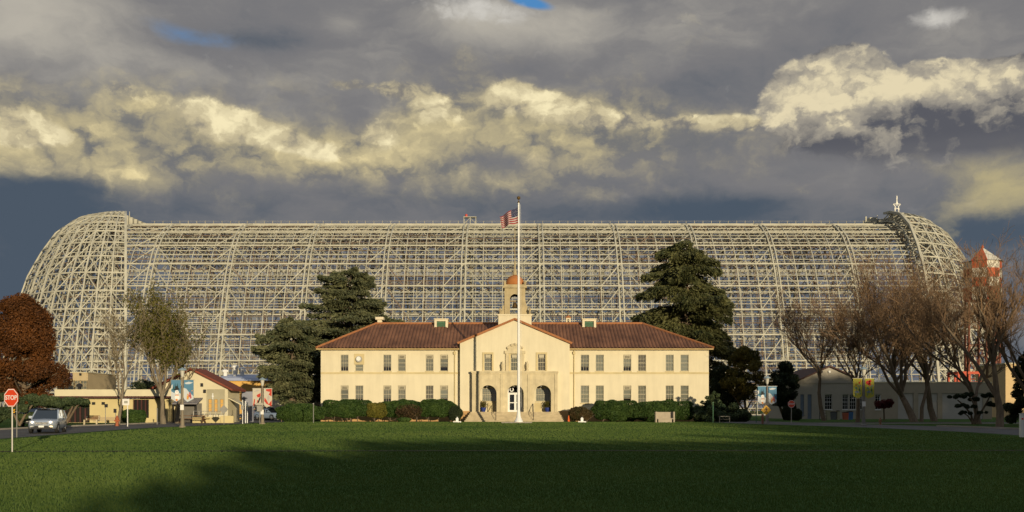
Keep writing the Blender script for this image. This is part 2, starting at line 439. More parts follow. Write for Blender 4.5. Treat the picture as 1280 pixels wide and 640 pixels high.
def strip(pts, wl_, wr_, dz, name, m, kind='structure', thick=None):
    """ribbon along ground points; widths to the left and right of the line"""
    mb = MB(); P = []
    dense = []
    for i in range(len(pts)-1):
        for k in range(8):
            t = k/8; dense.append((pts[i][0]*(1-t)+pts[i+1][0]*t, pts[i][1]*(1-t)+pts[i+1][1]*t))
    dense.append(pts[-1])
    for _ in range(6):
        dense = [dense[0]] + [((dense[i-1][0]+2*dense[i][0]+dense[i+1][0])/4, (dense[i-1][1]+2*dense[i][1]+dense[i+1][1])/4) for i in range(1, len(dense)-1)] + [dense[-1]]
    for i, p in enumerate(dense):
        a = dense[max(0, i-1)]; b = dense[min(len(dense)-1, i+1)]
        d = Vector((b[0]-a[0], b[1]-a[1])).normalized(); nl = Vector((-d.y, d.x))
        l = Vector(p) + nl*wl_; r = Vector(p) - nl*wr_
        P.append((l, r))
    if thick is None:
        mb.add([(q.x, q.y, g(q.y)+dz) for lr in P for q in lr], [(2*i, 2*i+1, 2*i+3, 2*i+2) for i in range(len(P)-1)])
    else:
        for i in range(len(P)-1):
            a, b = P[i]; c, d = P[i+1]
            z = lambda q, h: (q.x, q.y, g(q.y)+h)
            mb.add([z(a,-.05), z(b,-.05), z(d,-.05), z(c,-.05), z(a,thick), z(b,thick), z(d,thick), z(c,thick)], [(4,5,6,7),(0,4,7,3),(1,2,6,5),(0,1,5,4),(2,3,7,6)])
    o = mb.build(name, m); o['kind'] = kind
    return o
LR = [(-22, 8), (-31.5, 40), (-34, 56), (-34.3, 72), (-34.2, 84), (-31, 96), (-30, 112), (-30, 135), (-33, 175)]
strip(LR, 4.6, 4.2, 0.010, 'road', M_ASPH)
strip(LR, 4.85, -4.6, 0, 'kerb', M_CONC, thick=0.12)
RR = [(20, 8), (33, 36), (36.5, 60), (37, 72), (33, 88), (27, 101), (25, 118), (26, 150)]
strip(RR, 4.2, 4.0, 0.010, 'road', M_ASPH)
strip(RR[:5], -4.0, 4.25, 0, 'kerb', M_CONC, thick=0.12)
strip([(27, 104), (45, 106), (80, 104), (140, 96)], 2.2, 2.2, 0.016, 'road', M_ASPH)
strip([(30, 99.5), (48, 101.6), (80, 99.6), (140, 92)], 0.8, 0.8, 0.018, 'pavement', M_CONC)
# parking yard behind the left trees, and the paved hangar apron
M_YARD = mat('yard_asphalt', (0.075, 0.07, 0.066), 0.9, 0.3, 0.5, bump=0.3, bscale=30)
mb = MB(); mb.poly([(-38, 108, .488), (-24.5, 108, .488), (-24.5, 140, .488), (-46, 140, .488)]); struct(mb, 'car_park', M_YARD)
mb = MB(); mb.poly([(-300, 235, .484), (300, 235, .484), (300, 420, .484), (-300, 420, .484)]); struct(mb, 'apron', M_CONC)
# dry strip and dark soil line across the lawn
M_DRY = mat('dry_turf', (0.075, 0.062, 0.03), 0.95, 0.4, 1.2, bump=0.5, stretch=(0.4, 2, 1))
M_SOIL = mat('dark_soil', (0.022, 0.018, 0.011), 0.95, 0.4, 2.0, bump=0.5)
yl = GY(563.5)
strip([(-27, yl-.9), (-10, yl-.2), (0, yl+.1), (12, yl+.2), (27, yl+.4), (33, yl+.3)], 0.22, 0.22, 0.012, 'path', M_DRY)
strip([(-27, yl-1.35), (-10, yl-.65), (0, yl-.35), (12, yl-.25), (27, yl-.05), (33, yl-.1)], 0.20, 0.18, 0.016, 'path', M_SOIL)
# short blades of the near lawn
rng = np.random.default_rng(3)
N = 330000
yy = 13.2*np.exp(rng.random(N)*math.log(112/13.2)); xx = (rng.random(N)-0.5)*2*(yy*0.53+1)
xr_ = np.interp(yy, [0, 36, 60, 72, 88, 97, 101, 112], [29, 28, 31.5, 32, 27.5, 22.5, 21, 21]); xl_ = np.interp(yy, [0, 40, 56, 72, 84, 96, 112], [14, 26.5, 29.3, 29.6, 29.2, 26, 25])
yln = yl + np.interp(xx, [-27,-10,0,12,27,33], [-1.1,-.42,-.12,-.02,.18,.1])
keep = (np.abs(yy-yln+.05) > .42) & (xx < xr_-.4) & (xx > -xl_+.4) & ~((yy > 112) & (abs(xx) < 7)); xx = xx[keep]; yy = yy[keep]; N = len(xx)
h = 0.035+0.025*rng.random(N)**1.5; wd = 0.00042*yy*(.6+.8*rng.random(N)); th = (rng.random(N)-.5)*1.2; lx = (rng.random(N)-.5)*.05; ly = (rng.random(N)-.5)*.05
cl = np.cos(th)*wd; sn = np.sin(th)*wd
zz = np.array([g(v) for v in yy])
V_ = np.stack([np.stack([xx-cl, yy-sn, zz], 1), np.stack([xx+cl, yy+sn, zz], 1), np.stack([xx+lx, yy+ly, zz+h], 1)], 1).reshape(-1, 3)
mb = MB(); mb.raw(V_, np.arange(3*N).reshape(-1, 3))
tag(mb.build('grass', leafmat('blade_green', (0.054, 0.106, 0.020), (0.128, 0.180, 0.040), 0.25, 0.10)), 'short green lawn blades in the near foreground', 'grass', kind='stuff')

# ---------------------------------------------------------------- the hangar skeleton
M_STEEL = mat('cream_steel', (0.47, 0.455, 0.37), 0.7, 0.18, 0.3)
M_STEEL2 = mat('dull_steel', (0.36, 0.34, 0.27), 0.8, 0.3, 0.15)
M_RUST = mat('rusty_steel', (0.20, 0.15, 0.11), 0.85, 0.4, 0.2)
YR = 328.0; HB = 0.45
prof_h = [0, .1, .2, .3, .4, .53, .67, .78, .883, .957, .99, 1.0]
prof_w = [1.0, .985, .96, .93, .89, .83, .745, .66, .53, .37, .20, 0.04]
def pw(h): return float(np.interp(h, prof_h, prof_w))
def arc_table(w, ht, n):
    hs = np.linspace(0, 1, 800); ws = np.interp(hs, prof_h, prof_w)*w; zs = hs*ht
    s = np.concatenate([[0], np.cumsum(np.hypot(np.diff(ws), np.diff(zs)))])
    q = np.linspace(0, s[-1], n)
    return np.interp(q, s, ws), np.interp(q, s, zs)
HT = ZA(284, YR) - HB
NP = 11                                          # main panels up each side
Wn, Zn = arc_table(45.5, HT, 2001)
_pl = np.concatenate([np.arange(10)*(1/11 + .0028), [.0], [1.0]]); _pl[10] = (_pl[9] + 1)/2   # panel points: equal up the leg, closing up at the crown
_lv = np.interp(np.arange(NP*4+1)/4, np.arange(NP+1), _pl)
Wn, Zn = (np.interp(_lv, np.linspace(0, 1, 2001), q) for q in (Wn, Zn))      # quarter-panel levels
inn = 3.4
XB = [XA(222, YR-9) + 22.55*k for k in range(-1, 11)]
XL0, XR0 = XA(157, YR) + 7.0, XA(1097, YR) + 6.0
bays = sorted([XL0] + [x for x in XB if XL0+4 < x < XR0-4] + [XR0])
MB.K = 0.86
HG = thing('hangar_skeleton', 'huge bare cream steel hangar frame behind the cream building', 'hangar', (0, YR, HB))
def SP(x, i, side, off=0.0):
    """point on the skin lattice at quarter level i, side -1 near / +1 far, pushed inwards by off"""
    w, z = Wn[i], Zn[i]
    j0, j1 = max(0, i-1), min(NP*4, i+1)
    tw, tz = Wn[j1]-Wn[j0], Zn[j1]-Zn[j0]; l = math.hypot(tw, tz)
    nw, nz = -tz/l, tw/l                          # inward normal in (w, z)
    return (x, YR + side*(w + nw*off), HB + z + nz*off)
T4 = NP*4
for x in bays:                                   # arch trusses, both legs
    mb = MB()
    for side in (-1, 1):
        for i in range(0, T4, 2):
            mb.beam(SP(x-.6,i,side), SP(x-.6,i+2,side), .42, .42); mb.beam(SP(x+.6,i,side), SP(x+.6,i+2,side), .42, .42)
            j = min(i+2, T4)
            mb.beam(SP(x,i,side,inn), SP(x,j,side,inn), .5)
            mb.beam(SP(x,i,side), SP(x,j,side,inn), .28); mb.beam(SP(x,i,side), SP(x,i,side,inn), .28)
    mb.beam(SP(x,T4,-1), SP(x,T4,1), .5); mb.beam(SP(x,T4,-1,inn), SP(x,T4,1,inn), .5)
    mb.build('arch_truss', M_STEEL, HG)
for side in (-1, 1):                             # long main purlins with their inner chord
    for p in range(0, NP+1):
        i = min(p*4, T4-1) if p == NP else p*4
        if side == 1 and p == NP: continue
        mb = MB()
        mb.beam(SP(XL0,i,side), SP(XR0,i,side), .46)
        if p < NP:
            mb.beam(SP(XL0,i,side,inn), SP(XR0,i,side,inn), .42)
            x = XL0; k = 0
            st = 22.55/8
            while x + st < XR0:
                a = SP(x,i,side, inn if k%2 else 0); b = SP(x+st,i,side, 0 if k%2 else inn)
                mb.beam(a, b, .24); x += st; k += 1
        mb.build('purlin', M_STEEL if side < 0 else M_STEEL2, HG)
rg = random.Random(5)
for side in (-1, 1):
    for b0, b1 in zip(bays[:-1], bays[1:]):
        mb = MB(); nq = max(1, round((b1-b0)/5.64)); dxq = (b1-b0)/nq
        for i in range(1, T4):                   # light purlins
            if i % 4 == 0: continue
            mb.cur = 1 if rg.random() < .22 else 0
            mb.beam(SP(b0,i,side,.35), SP(b1,i,side,.35), .26 if i%2==0 else .18)
            if rg.random() < .6: mb.beam(SP(b0,i,side,1.9), SP(b1,i,side,1.9), .17)
            if i % 2 == 0 or rg.random() < .5:
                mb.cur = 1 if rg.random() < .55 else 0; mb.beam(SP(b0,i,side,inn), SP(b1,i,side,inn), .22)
        mb.cur = 0
        for q in range(1, nq):                   # rafters
            x = b0 + q*dxq
            for i in range(0, T4, 2): mb.beam(SP(x,i,side,.2), SP(x,i+2,side,.2), .24)
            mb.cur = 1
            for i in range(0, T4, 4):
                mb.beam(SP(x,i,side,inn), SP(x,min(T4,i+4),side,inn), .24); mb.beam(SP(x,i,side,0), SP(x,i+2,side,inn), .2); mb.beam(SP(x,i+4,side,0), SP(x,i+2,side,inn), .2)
            mb.cur = 0
        for q in range(nq*2):                    # half rafters
            if q % 2 == 1:
                x = b0 + q*dxq/2
                for p in range(NP):
                    mb.beam(SP(x,p*4,side,.3), SP(x,p*4+2 if rg.random() < .3 else p*4+4,side,.3), .18)
        for q in range(nq*2+1):                  # mid-depth hangers
            x = b0 + (q+.25)*dxq/2
            if x < b1:
                for p in range(NP):
                    if rg.random() < .75: mb.beam(SP(x,p*4,side,1.9), SP(x,p*4+4,side,1.9), .16)
        for p in range(NP):                      # diagonal bracing
            for q in range(nq):
                x = b0 + q*dxq
                up_ = (q % 2 == 0) ^ (p % 2 == 0)
                if q in (0, nq-1) or rg.random() < .08:
                    u = (q == 0) if q in (0, nq-1) else up_
                    a, c = (p*4+4, p*4) if u else (p*4, p*4+4)
                    mb.beam(SP(x,a,side,.1), SP(x+dxq,c,side,.1), .26)
                for hh in (0, 2):                # short braces in half panels, mid-depth
                    for w_ in (0, 1):
                        if rg.random() < .42:
                            xa = x + dxq*w_/2; k_ = (w_ + q) % 2
                            mb.cur = 1 if rg.random() < .3 else 0
                            mb.beam(SP(xa,p*4+hh+2*k_,side,1.6), SP(xa+dxq/2,p*4+hh+2-2*k_,side,1.6), .19)
                if rg.random() < .7:
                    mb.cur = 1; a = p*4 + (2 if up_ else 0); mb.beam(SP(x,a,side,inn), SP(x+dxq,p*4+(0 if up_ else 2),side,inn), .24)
                    mb.cur = 0
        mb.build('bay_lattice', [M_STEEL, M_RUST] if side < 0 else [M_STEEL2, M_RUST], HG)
# ridge walkway: a lit fascia with a rail of short posts
zr = HB + HT
mb = MB(); mb.box(XL0+3, XR0-6, YR-5.2, YR-4.6, zr-1.35, zr-.25); mb.box(XL0+3, XR0-6, YR-5.4, YR+5.4, zr-.2, zr)
x = XL0+3.3
while x < XR0-6: mb.box(x, x+.22, YR-5.42, YR-5.22, zr-1.5, zr-.22); x += 1.33
mb.build('ridge_walkway', M_STEEL, HG)
mb = MB(); x = XL0+4
while x < XR0-6: mb.box(x, x+.16, YR-5.2, YR-5.05, zr, zr+1.1); x += 2.66
mb.beam((XL0+3, YR-5.1, zr+1.0), (XR0-6, YR-5.1, zr+1.0), .07); mb.build('ridge_railing', M_STEEL2, HG)
# beacon platform on the ridge
xb = XA(587.5, YR); mb = MB()
for dx_ in (-1.9, .1, 1.9):
    for dy_ in (-1, 1): mb.beam((xb+dx_, YR+dy_, zr), (xb+dx_, YR+dy_, zr+3.1), .2)
mb.box(xb-2.1, xb+2.1, YR-1.2, YR+1.2, zr+3.0, zr+3.2); mb.beam((xb-1.9, YR-1, zr+1), (xb+.1, YR-1, zr+2.8), .15); mb.beam((xb+1.9, YR-1, zr+1), (xb+.1, YR-1, zr+2.8), .15)
bp_ = mb.build('beacon_platform', M_STEEL, HG)
mb = MB(); mb.lathe((xb-1.2, YR, zr+3.2), [(.35,0),(.42,.3),(.42,.8),(.2,1.0)], 10); mb.build('beacon_lamp', mat('beacon_red', (.55,.06,.03), .4), bp_)
# winch houses at both ends of the ridge
for x0, sgn in ((XA(161, YR), 1), (XA(1082, YR), -1)):
    mb = MB()
    if sgn > 0:
        for k in range(5): mb.box(x0+k*1.4, x0+k*1.4+.9, YR-3, YR+3, zr, zr+3.2-k*.6)
        mb.beam((x0+1, YR-2, zr), (x0+1, YR-2, zr+4.6), .2)
    else:
        mb.box(x0+.3, x0+2.6, YR-3, YR+3, zr, zr+2.6); mb.box(x0+3.2, x0+4.6, YR-2.5, YR+2.5, zr, zr+2.2); mb.box(x0+5.0, x0+7.5, YR-2, YR+2, zr-.2, zr+2.0)
        mb.beam((x0-.6, YR-2, zr), (x0-.6, YR-2, zr+3), .5); mb.beam((x0+3, YR-2, zr), (x0+3, YR-2, zr+3.5), .18)
    mb.build('winch_house', M_STEEL, HG)
# orange-peel doors: each a domed lattice leaf turning on the pivot at the ridge end
HD = ZA(271, YR) - HB
dprof_w = [1.0, .99, .965, .935, .90, .84, .764, .67, .558, .406, .24, .12]
Rs, Rn = 37.0, 49.5
dh = np.array([0, .10, .20, .30, .385, .47, .555, .64, .72, .79, .85, .90, .94, .97, .99, 1.0])
nd = 3
dh2 = np.interp(np.linspace(0, len(dh)-1, (len(dh)-1)*nd+1), np.arange(len(dh)), dh)
for sgn, px, psi0 in ((-1, 157, 0), (1, 1097, 26)):
    P0 = Vector((XA(px, YR), YR, 0))
    vd = Vector((-P0.x, -YR, 0)).normalized(); ps = Vector((sgn, 0, 0)); ps = (ps - vd*ps.dot(vd)).normalized()
    def DP(psi, i, off=0.0):
        h_ = dh2[i]; r = float(np.interp(h_, prof_h, dprof_w)); rs = max(.4, Rs*r - off*(1.35-.6*h_)); rn = max(.4, Rn*r - off*(1.35-.6*h_))
        q = P0 + vd*math.cos(psi)*rn + ps*math.sin(psi)*rs
        return (q.x, q.y, HB + HD*h_ - off*.75*h_**2)
    psis = [math.asin(min(1, k/8.2)) for k in range(9)]
    psis = [p for p in psis if p >= R(psi0-1)]
    if psi0: psis = [R(psi0)] + [p for p in psis if p > R(psi0+5)]
    psis = psis + [math.pi - p for p in reversed(psis) if math.pi-p > psis[-1]+.05]
    nI = len(dh2)
    leaf = MB()
    for k, p in enumerate(psis):
        edge = k in (0, len(psis)-1)
        mb = MB(); 
        for i in range(0, nI-1, 1):
            mb.beam(DP(p,i), DP(p,i+1), .8 if edge else .46, .8 if edge else .5)
        for i in range(0, nI-1, nd):
            mb.beam(DP(p,i,3.2), DP(p,i+nd,3.2), .42 if edge else .32); mb.beam(DP(p,i), DP(p,i,3.2), .28); mb.beam(DP(p,i), DP(p,i+nd,3.2), .3)
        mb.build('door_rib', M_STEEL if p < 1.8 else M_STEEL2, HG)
    mb = MB()
    for k in range(len(psis)-1):
        p, q = psis[k], psis[k+1]; n_ = max(1, int((q-p)/.16))
        sub = [p + (q-p)*t/n_ for t in range(n_+1)]
        for i in range(0, nI):
            if i % nd == 0:
                for a, b in zip(sub[:-1], sub[1:]):
                    mb.beam(DP(a,i), DP(b,i), .46); mb.beam(DP(a,i,3.2), DP(b,i,3.2), .28)
            elif rg.random() < .85:
                mb.cur = 1 if rg.random() < .3 else 0
                for a, b in zip(sub[:-1], sub[1:]): mb.beam(DP(a,i,.3), DP(b,i,.3), .24)
                mb.cur = 0
        for i in range(0, nI-1, nd):
            if rg.random() < .8: mb.beam(DP(p,i), DP(q,i+nd), .28)
            if rg.random() < .8: mb.beam(DP(q,i), DP(p,i+nd), .28)
            mb.cur = 1; mb.beam(DP(p,i,3.2), DP(q,i+nd,3.2), .24); mb.cur = 0
        for t in range(1, 3):
            a = p + (q-p)*t/3
            for i in range(0, nI-1-nd*3, nd):
                if rg.random() < .7: mb.beam(DP(a,i,.3), DP(a,i+nd,.3), .2)
    mb.build('door_lattice', [M_STEEL, M_RUST], HG)
MB.K = 1.0
# star frame left standing on the right door
xs_, zs_ = XA(1121, YR), ZA(269, YR)
mb = MB(); st_ = []
for k in range(10):
    r = 1.7 if k % 2 == 0 else .7; t = R(90 + 36*k); st_.append((xs_ + r*math.cos(t)*.75, YR, zs_+3.0+r*math.sin(t)))
for k in range(10): mb.beam(st_[k], st_[(k+1)%10], .22)
mb.beam((xs_-.7, YR, zs_-.6), (xs_-.5, YR, zs_+3), .25); mb.beam((xs_+.7, YR, zs_-.6), (xs_+.5, YR, zs_+3), .25); mb.beam((xs_, YR, zs_+3), (xs_, YR, zs_+6.2), .3)
tag(mb.build('star_ornament', mat('star_white', (.75,.74,.68), .5), origin=(xs_, YR, zs_-.6)), 'white star shaped frame standing on top of the right hangar door', 'star')
# ---------------------------------------------------------------- the administration building
M_WALL = mat('cream_stucco', (0.74, 0.665, 0.475), 0.9, 0.05, 0.5, bump=0.25, bscale=25, streak=0.09)
M_TRIM = mat('ochre_trim', (0.60, 0.50, 0.28), 0.85, 0.10, 1.0)
M_STONE = mat('cast_stone', (0.635, 0.545, 0.355), 0.9, 0.13, 1.5, bump=0.4, bscale=12, streak=.18)
M_STONET = mat('tower_stone', (0.47, 0.385, 0.225), 0.9, 0.14, 1.5, bump=0.4, bscale=12, streak=.2)
M_STONE2 = mat('stair_stone', (0.47, 0.39, 0.25), 0.9, 0.2, 1.5, bump=0.3)
M_PLINTH = mat('terracotta_plinth', (0.50, 0.30, 0.13), 0.85, 0.12, 1.5)
M_TILE = mat('clay_tile', (0.135, 0.062, 0.038), 0.8, 0.2, 0.45, col2=(0.265, 0.125, 0.07), bump=0.5, bscale=8, stretch=(1.4, 0.8, 0.8))
M_TILE2 = mat('ridge_tile', (0.36, 0.15, 0.06), 0.8, 0.2, 2)
M_FRAME = mat('window_cream', (0.50, 0.45, 0.32), 0.6, 0.06, 2)
M_BLIND = mat('window_blind', (0.30, 0.27, 0.19), 0.7, 0.12, 1.3, stretch=(0.4, 1, 6))
BLINDS = [M_BLIND, M_BLIND, mat('olive_blind', (0.24,0.22,0.15), 0.7, 0.12, 1.3, stretch=(0.4,1,6)), mat('light_blind', (0.38,0.35,0.25), 0.7, 0.1, 1.3, stretch=(0.4,1,6)), mat('brown_blind', (0.20,0.165,0.11), 0.7, 0.2, 1.3, stretch=(0.4,1,6))]
rw_b = random.Random(8)
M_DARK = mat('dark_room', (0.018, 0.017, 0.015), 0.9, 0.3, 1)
M_GLASS = glassmat('window_glass')
M_WHITE = mat('white_paint', (0.80, 0.80, 0.77), 0.45, 0.04, 2)
M_METAL = mat('grey_metal', (0.38, 0.37, 0.34), 0.45, 0.1, 3, metal=0.5)
M_GUT = mat('gutter_ochre', (0.42, 0.30, 0.13), 0.6, 0.15, 2)
M_GREEN = mat('louvre_green', (0.07, 0.16, 0.09), 0.6, 0.1, 3)
M_DOME = mat('dome_orange', (0.44, 0.165, 0.045), 0.65, 0.12, 2, bump=0.2)
M_IRON = mat('dark_iron', (0.025, 0.025, 0.028), 0.5, 0.2, 3)

YG, YWF, YB = 117.4, 118.2, 132.0            # gable front, wing fronts, back wall
ZB = 0.46                                     # ground at the walls
CX = XA(643.5, YG)
AD = thing('administration_building', 'two storey cream building with red tile roof, central gable and bell tower', 'building', (CX, YG, ZB))

def wall_y(mb, x0, x1, z0, z1, y, holes, depth):
    """wall facing -y with rectangular holes and their reveals"""
    xs = sorted(set([x0, x1] + [v for h in holes for v in h[:2]])); zs = sorted(set([z0, z1] + [v for h in holes for v in h[2:]]))
    for i in range(len(xs)-1):
        for j in range(len(zs)-1):
            cx_, cz_ = (xs[i]+xs[i+1])/2, (zs[j]+zs[j+1])/2
            if any(h[0] < cx_ < h[1] and h[2] < cz_ < h[3] for h in holes): continue
            mb.quad((xs[i], y, zs[j]), (xs[i+1], y, zs[j]), (xs[i+1], y, zs[j+1]), (xs[i], y, zs[j+1]))
    for a, b, c, d in holes:
        e = y + depth
        mb.quad((a,y,c),(a,e,c),(a,e,d),(a,y,d)); mb.quad((b,y,c),(b,y,d),(b,e,d),(b,e,c))
        mb.quad((a,y,d),(a,e,d),(b,e,d),(b,y,d)); mb.quad((a,y,c),(b,y,c),(b,e,c),(a,e,c))

def window(par, a, b, c, d, y, kind='blind', muntin=(3, 4), blind_to=0.0, fm=None, lab=None, glass=True):
    """sash window in a hole; y is the outer wall face"""
    fm = fm or M_FRAME
    t = 0.055; yf = y + 0.10
    mb = MB(); mb.box(a, a+t, yf, yf+.07, c, d); mb.box(b-t, b, yf, yf+.07, c, d); mb.box(a+t, b-t, yf, yf+.07, d-t, d); mb.box(a+t, b-t, yf, yf+.07, c, c+t*1.2)
    w = mb.build('window', fm, par)
    if lab: w['label'] = lab
    mb = MB(); mid = (c+d)/2
    mb.box(a+t, b-t, yf+.005, yf+.06, mid-.03, mid+.03)
    nx, nz = muntin
    for i in range(1, nx): x = a+t + (b-a-2*t)*i/nx; mb.box(x-.014, x+.014, yf+.02, yf+.05, c+t, d-t)
    for j in range(1, nz):
        z = c+t + (d-c-2*t)*j/nz
        if abs(z-mid) > .1: mb.box(a+t, b-t, yf+.018, yf+.048, z-.014, z+.014)
    mb.build('sash', fm, w)
    if glass:
        mb = MB(); mb.quad((a+t,yf+.055,c+t),(b-t,yf+.055,c+t),(b-t,yf+.055,d-t),(a+t,yf+.055,d-t)); mb.build('pane', M_GLASS, w)
    zb = c + (d-c)*blind_to
    mb = MB(); mb.quad((a+t,yf+.09,zb),(b-t,yf+.09,zb),(b-t,yf+.09,d-t),(a+t,yf+.09,d-t)); mb.build('blind', rw_b.choice(BLINDS), w)
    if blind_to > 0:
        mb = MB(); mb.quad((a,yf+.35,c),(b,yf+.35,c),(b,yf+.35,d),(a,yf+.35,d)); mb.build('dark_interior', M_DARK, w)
    mb = MB(); mb.box(a-.06, b+.06, y-.07, y+.06, c-.10, c-.005); mb.build('sill', M_TRIM if fm is M_FRAME else fm, w)
    return w

sx_ = lambda px: XA(px, YWF)
sz_ = lambda py: ZA(py, YWF)
zeave = sz_(436.2)
XL, XRr = sx_(401), sx_(886)
GX0, GX1 = XA(575, YG), XA(712, YG)
winL = [(425.7,435.5),(444,454),(479,489),(497.4,507),(532,541.7),(550,560)]
winR = [(725.8,736.3),(744.5,754.6),(779,789),(797.5,807.5),(832,842),(850.6,860.7)]
rw = random.Random(11)
for wins, x0, x1 in ((winL, XL, GX0+.02), (winR, GX1-.02, XRr)):
    holes = []
    for a, b in wins: holes += [(sx_(a), sx_(b), sz_(464), sz_(443.3)), (sx_(a), sx_(b), sz_(503.8), sz_(481.8))]
    mb = MB(); wall_y(mb, x0, x1, ZB-.3, zeave, YWF, holes, .28)
    xe = XL if wins is winL else XRr
    mb.quad((xe,YWF,ZB-.3),(xe,YB,ZB-.3),(xe,YB,zeave),(xe,YWF,zeave)); mb.quad((x0,YB,ZB-.3),(x1,YB,ZB-.3),(x1,YB,zeave),(x0,YB,zeave))
    wl_o = mb.build('wall', M_WALL, AD)
    mb = MB(); mb.box(x0, x1, YWF-.07, YWF+.02, sz_(467.4), sz_(465.2)); mb.build('string_course', M_TRIM, wl_o)
    mb = MB(); mb.box(x0, x1, YWF-.06, YWF+.02, ZB-.3, sz_(520)); mb.build('base_band', M_PLINTH, wl_o)
    for k, h in enumerate(holes):
        if wins is winL and k == 2:              # upper window holding the round fan panel
            zm = sz_(455.6)
            w = window(AD, h[0], h[1], h[2], zm, YWF, muntin=(1,2), lab='short window below a round exhaust fan')
            mb = MB(); mb.box(h[0]-.12, h[1]+.12, YWF-.05, YWF+.1, zm, h[3]+.1); pn = mb.build('fan_panel', M_TRIM, w)
            cxx, czz = (h[0]+h[1])/2, sz_(449); 
            mb = MB(); n=20
            ring = [(cxx+.36*math.cos(2*math.pi*i/n), czz+.36*math.sin(2*math.pi*i/n)) for i in range(n)]
            mb.prism(ring, YWF-.30, YWF-.05); mb.build('fan_hood', M_METAL, pn)
            mb = MB(); mb.prism([(cxx-.03+.25*math.cos(2*math.pi*i/n), czz+.04+.25*math.sin(2*math.pi*i/n)) for i in range(n)], YWF-.34, YWF-.302); mb.build('fan_cover', M_WHITE, pn)
            continue
        r = rw.random()
        w = window(AD, *h, YWF, muntin=(3,4) if r < .6 else (1,4), blind_to=rw.choice([0,0,0,.12,.3]))
        if (wins is winL and k in (6,7,8,1,5,10,11)) or (wins is winR and k in (4,5)):
            cxx = (h[0]+h[1])/2
            mb = MB(); mb.box(h[0]+.08, h[1]-.08, YWF+.03, YWF+.098, h[3]-.46, h[3]-.05); ac = mb.build('air_unit', M_FRAME, w)
            mb = MB()
            for q in range(3): mb.box(h[0]+.17, h[1]-.17, YWF+.018, YWF+.03, h[3]-.39+q*.1, h[3]-.34+q*.1)
            mb.build('vent_slot', M_DARK, ac)

# central gable block with recessed porch back wall
zap = ZA(399.5, YG); zge = ZA(428.5, YG)
PX0, PX1 = XA(590.5, YG-.8), XA(696.5, YG-.8)
YP = YG - .8
zfl = ZA(515, YP); zpt = ZA(466, YP)
gw = [(605.2,614.8),(638.3,647.7),(672.2,681.8)]
gh = [(XA(a,YG), XA(b,YG), ZA(463.4,YG), ZA(442.6,YG)) for a, b in gw]
porch_hole = (PX0+.5, PX1-.5, zfl, ZA(474, YG))
mb = MB(); wall_y(mb, GX0, GX1, ZB-.3, zge, YG, gh+[porch_hole], .28)
mb.poly([(GX0,YG,zge),(GX1,YG,zge),(CX,YG,zap)])
for x in (GX0, GX1): mb.quad((x,YG,ZB-.3),(x,YWF+.5,ZB-.3),(x,YWF+.5,zge),(x,YG,zge))
mb.build('wall', M_WALL, AD)
mb = MB()
for s_ in (-1, 1):
    x_ = GX0 if s_ < 0 else GX1
    mb.box(min(x_, x_-s_*1.15), max(x_, x_-s_*1.15), YG-.08, YG-.003, ZB-.3, ZA(505.5, YG)-.75)
mb.build('plinth', M_PLINTH, AD)
for h in gh: 
    w = window(AD, *h, YG, muntin=(3,4), lab='tall gable window with a stone surround')
    mb = MB(); t=.2; e=.09
    mb.box(h[0]-t,h[0],YG-e,YG+.02,h[2]-.12,h[3]+t); mb.box(h[1],h[1]+t,YG-e,YG+.02,h[2]-.12,h[3]+t); mb.box(h[0],h[1],YG-e,YG+.02,h[3],h[3]+t); mb.build('surround', M_TRIM, w)
    mb = MB(); mb.box(h[0]+.15, h[1]-.15, YG+.03, YG+.098, h[3]-.42, h[3]-.08); mb.build('air_unit', M_FRAME, w)
# gable coping: roof of the block running back to the main ridge
YRD = 125.4; zrd = ZA(405.2, YRD)
mb = MB(); ov = .28
for s_ in (-1, 1):
    xe = CX + s_*(abs((GX0 if s_<0 else GX1)-CX)+ov); ze = zge - ov*(zap-zge)/abs(GX0-CX)
    n_ = 26
    V_=[]; 
    # corrugated tile slope
    dl = Vector((CX-xe, 0, zap-ze)); 
    rows = []
    k = 0; y = YG-.22
    pitch = .42
    while y < YRD:
        for f_, hh in ((0,0),(.25,.09),(.5,.12),(.75,.09)):
            yy_ = y+f_*pitch
            rows.append((yy_, hh))
        y += pitch
    vs = []
    for yy_, hh in rows: vs += [(xe, yy_, ze+.08+hh), (CX, yy_, zap+.08+hh)]
    mb.add(vs, [(2*i,2*i+1,2*i+3,2*i+2) for i in range(len(rows)-1)])
gr_ = mb.build('gable_roof', M_TILE, AD)
mb = MB()
for s_ in (-1, 1):
    xe = CX + s_*(abs((GX0 if s_<0 else GX1)-CX)+ov); ze = zge - ov*(zap-zge)/abs(GX0-CX)
    mb.beam((xe, YG-.12, ze+.06), (CX, YG-.12, zap+.06), .34, .24)
mb.build('verge_tile', M_TILE2, gr_)
# main hip roof with barrel tile ribs
ovr = .45
ye = YWF - ovr; xl, xr = XL-ovr, XRr+ovr; ze = zeave+.05
rxl, rxr = XA(470, YRD), XA(803, YRD); yb2 = 2*YRD-ye
mb = MB()
def corr(p0, p1, top, n, flip=False):
    """corrugated slope: eave line p0->p1, top(t) gives the point where the tile row starting at t ends"""
    vs = []; m = n*4
    for i in range(m+1):
        t = i/m; hh = (0,.08,.11,.08)[i%4]
        a = Vector(p0).lerp(Vector(p1), t); b = Vector(top(t))
        vs += [(a.x,a.y,a.z+hh), (b.x,b.y,b.z+hh)]
    mb.add(vs, [(2*i,2*i+1,2*i+3,2*i+2) for i in range(m)])
def topf(yside):
    def f(t):
        x = xl+(xr-xl)*t
        if x < rxl: k = (x-xl)/(rxl-xl); return (x, yside+(YRD-yside)*k, ze+(zrd-ze)*k)
        if x > rxr: k = (xr-x)/(xr-rxr); return (x, yside+(YRD-yside)*k, ze+(zrd-ze)*k)
        return (x, YRD, zrd)
    return f
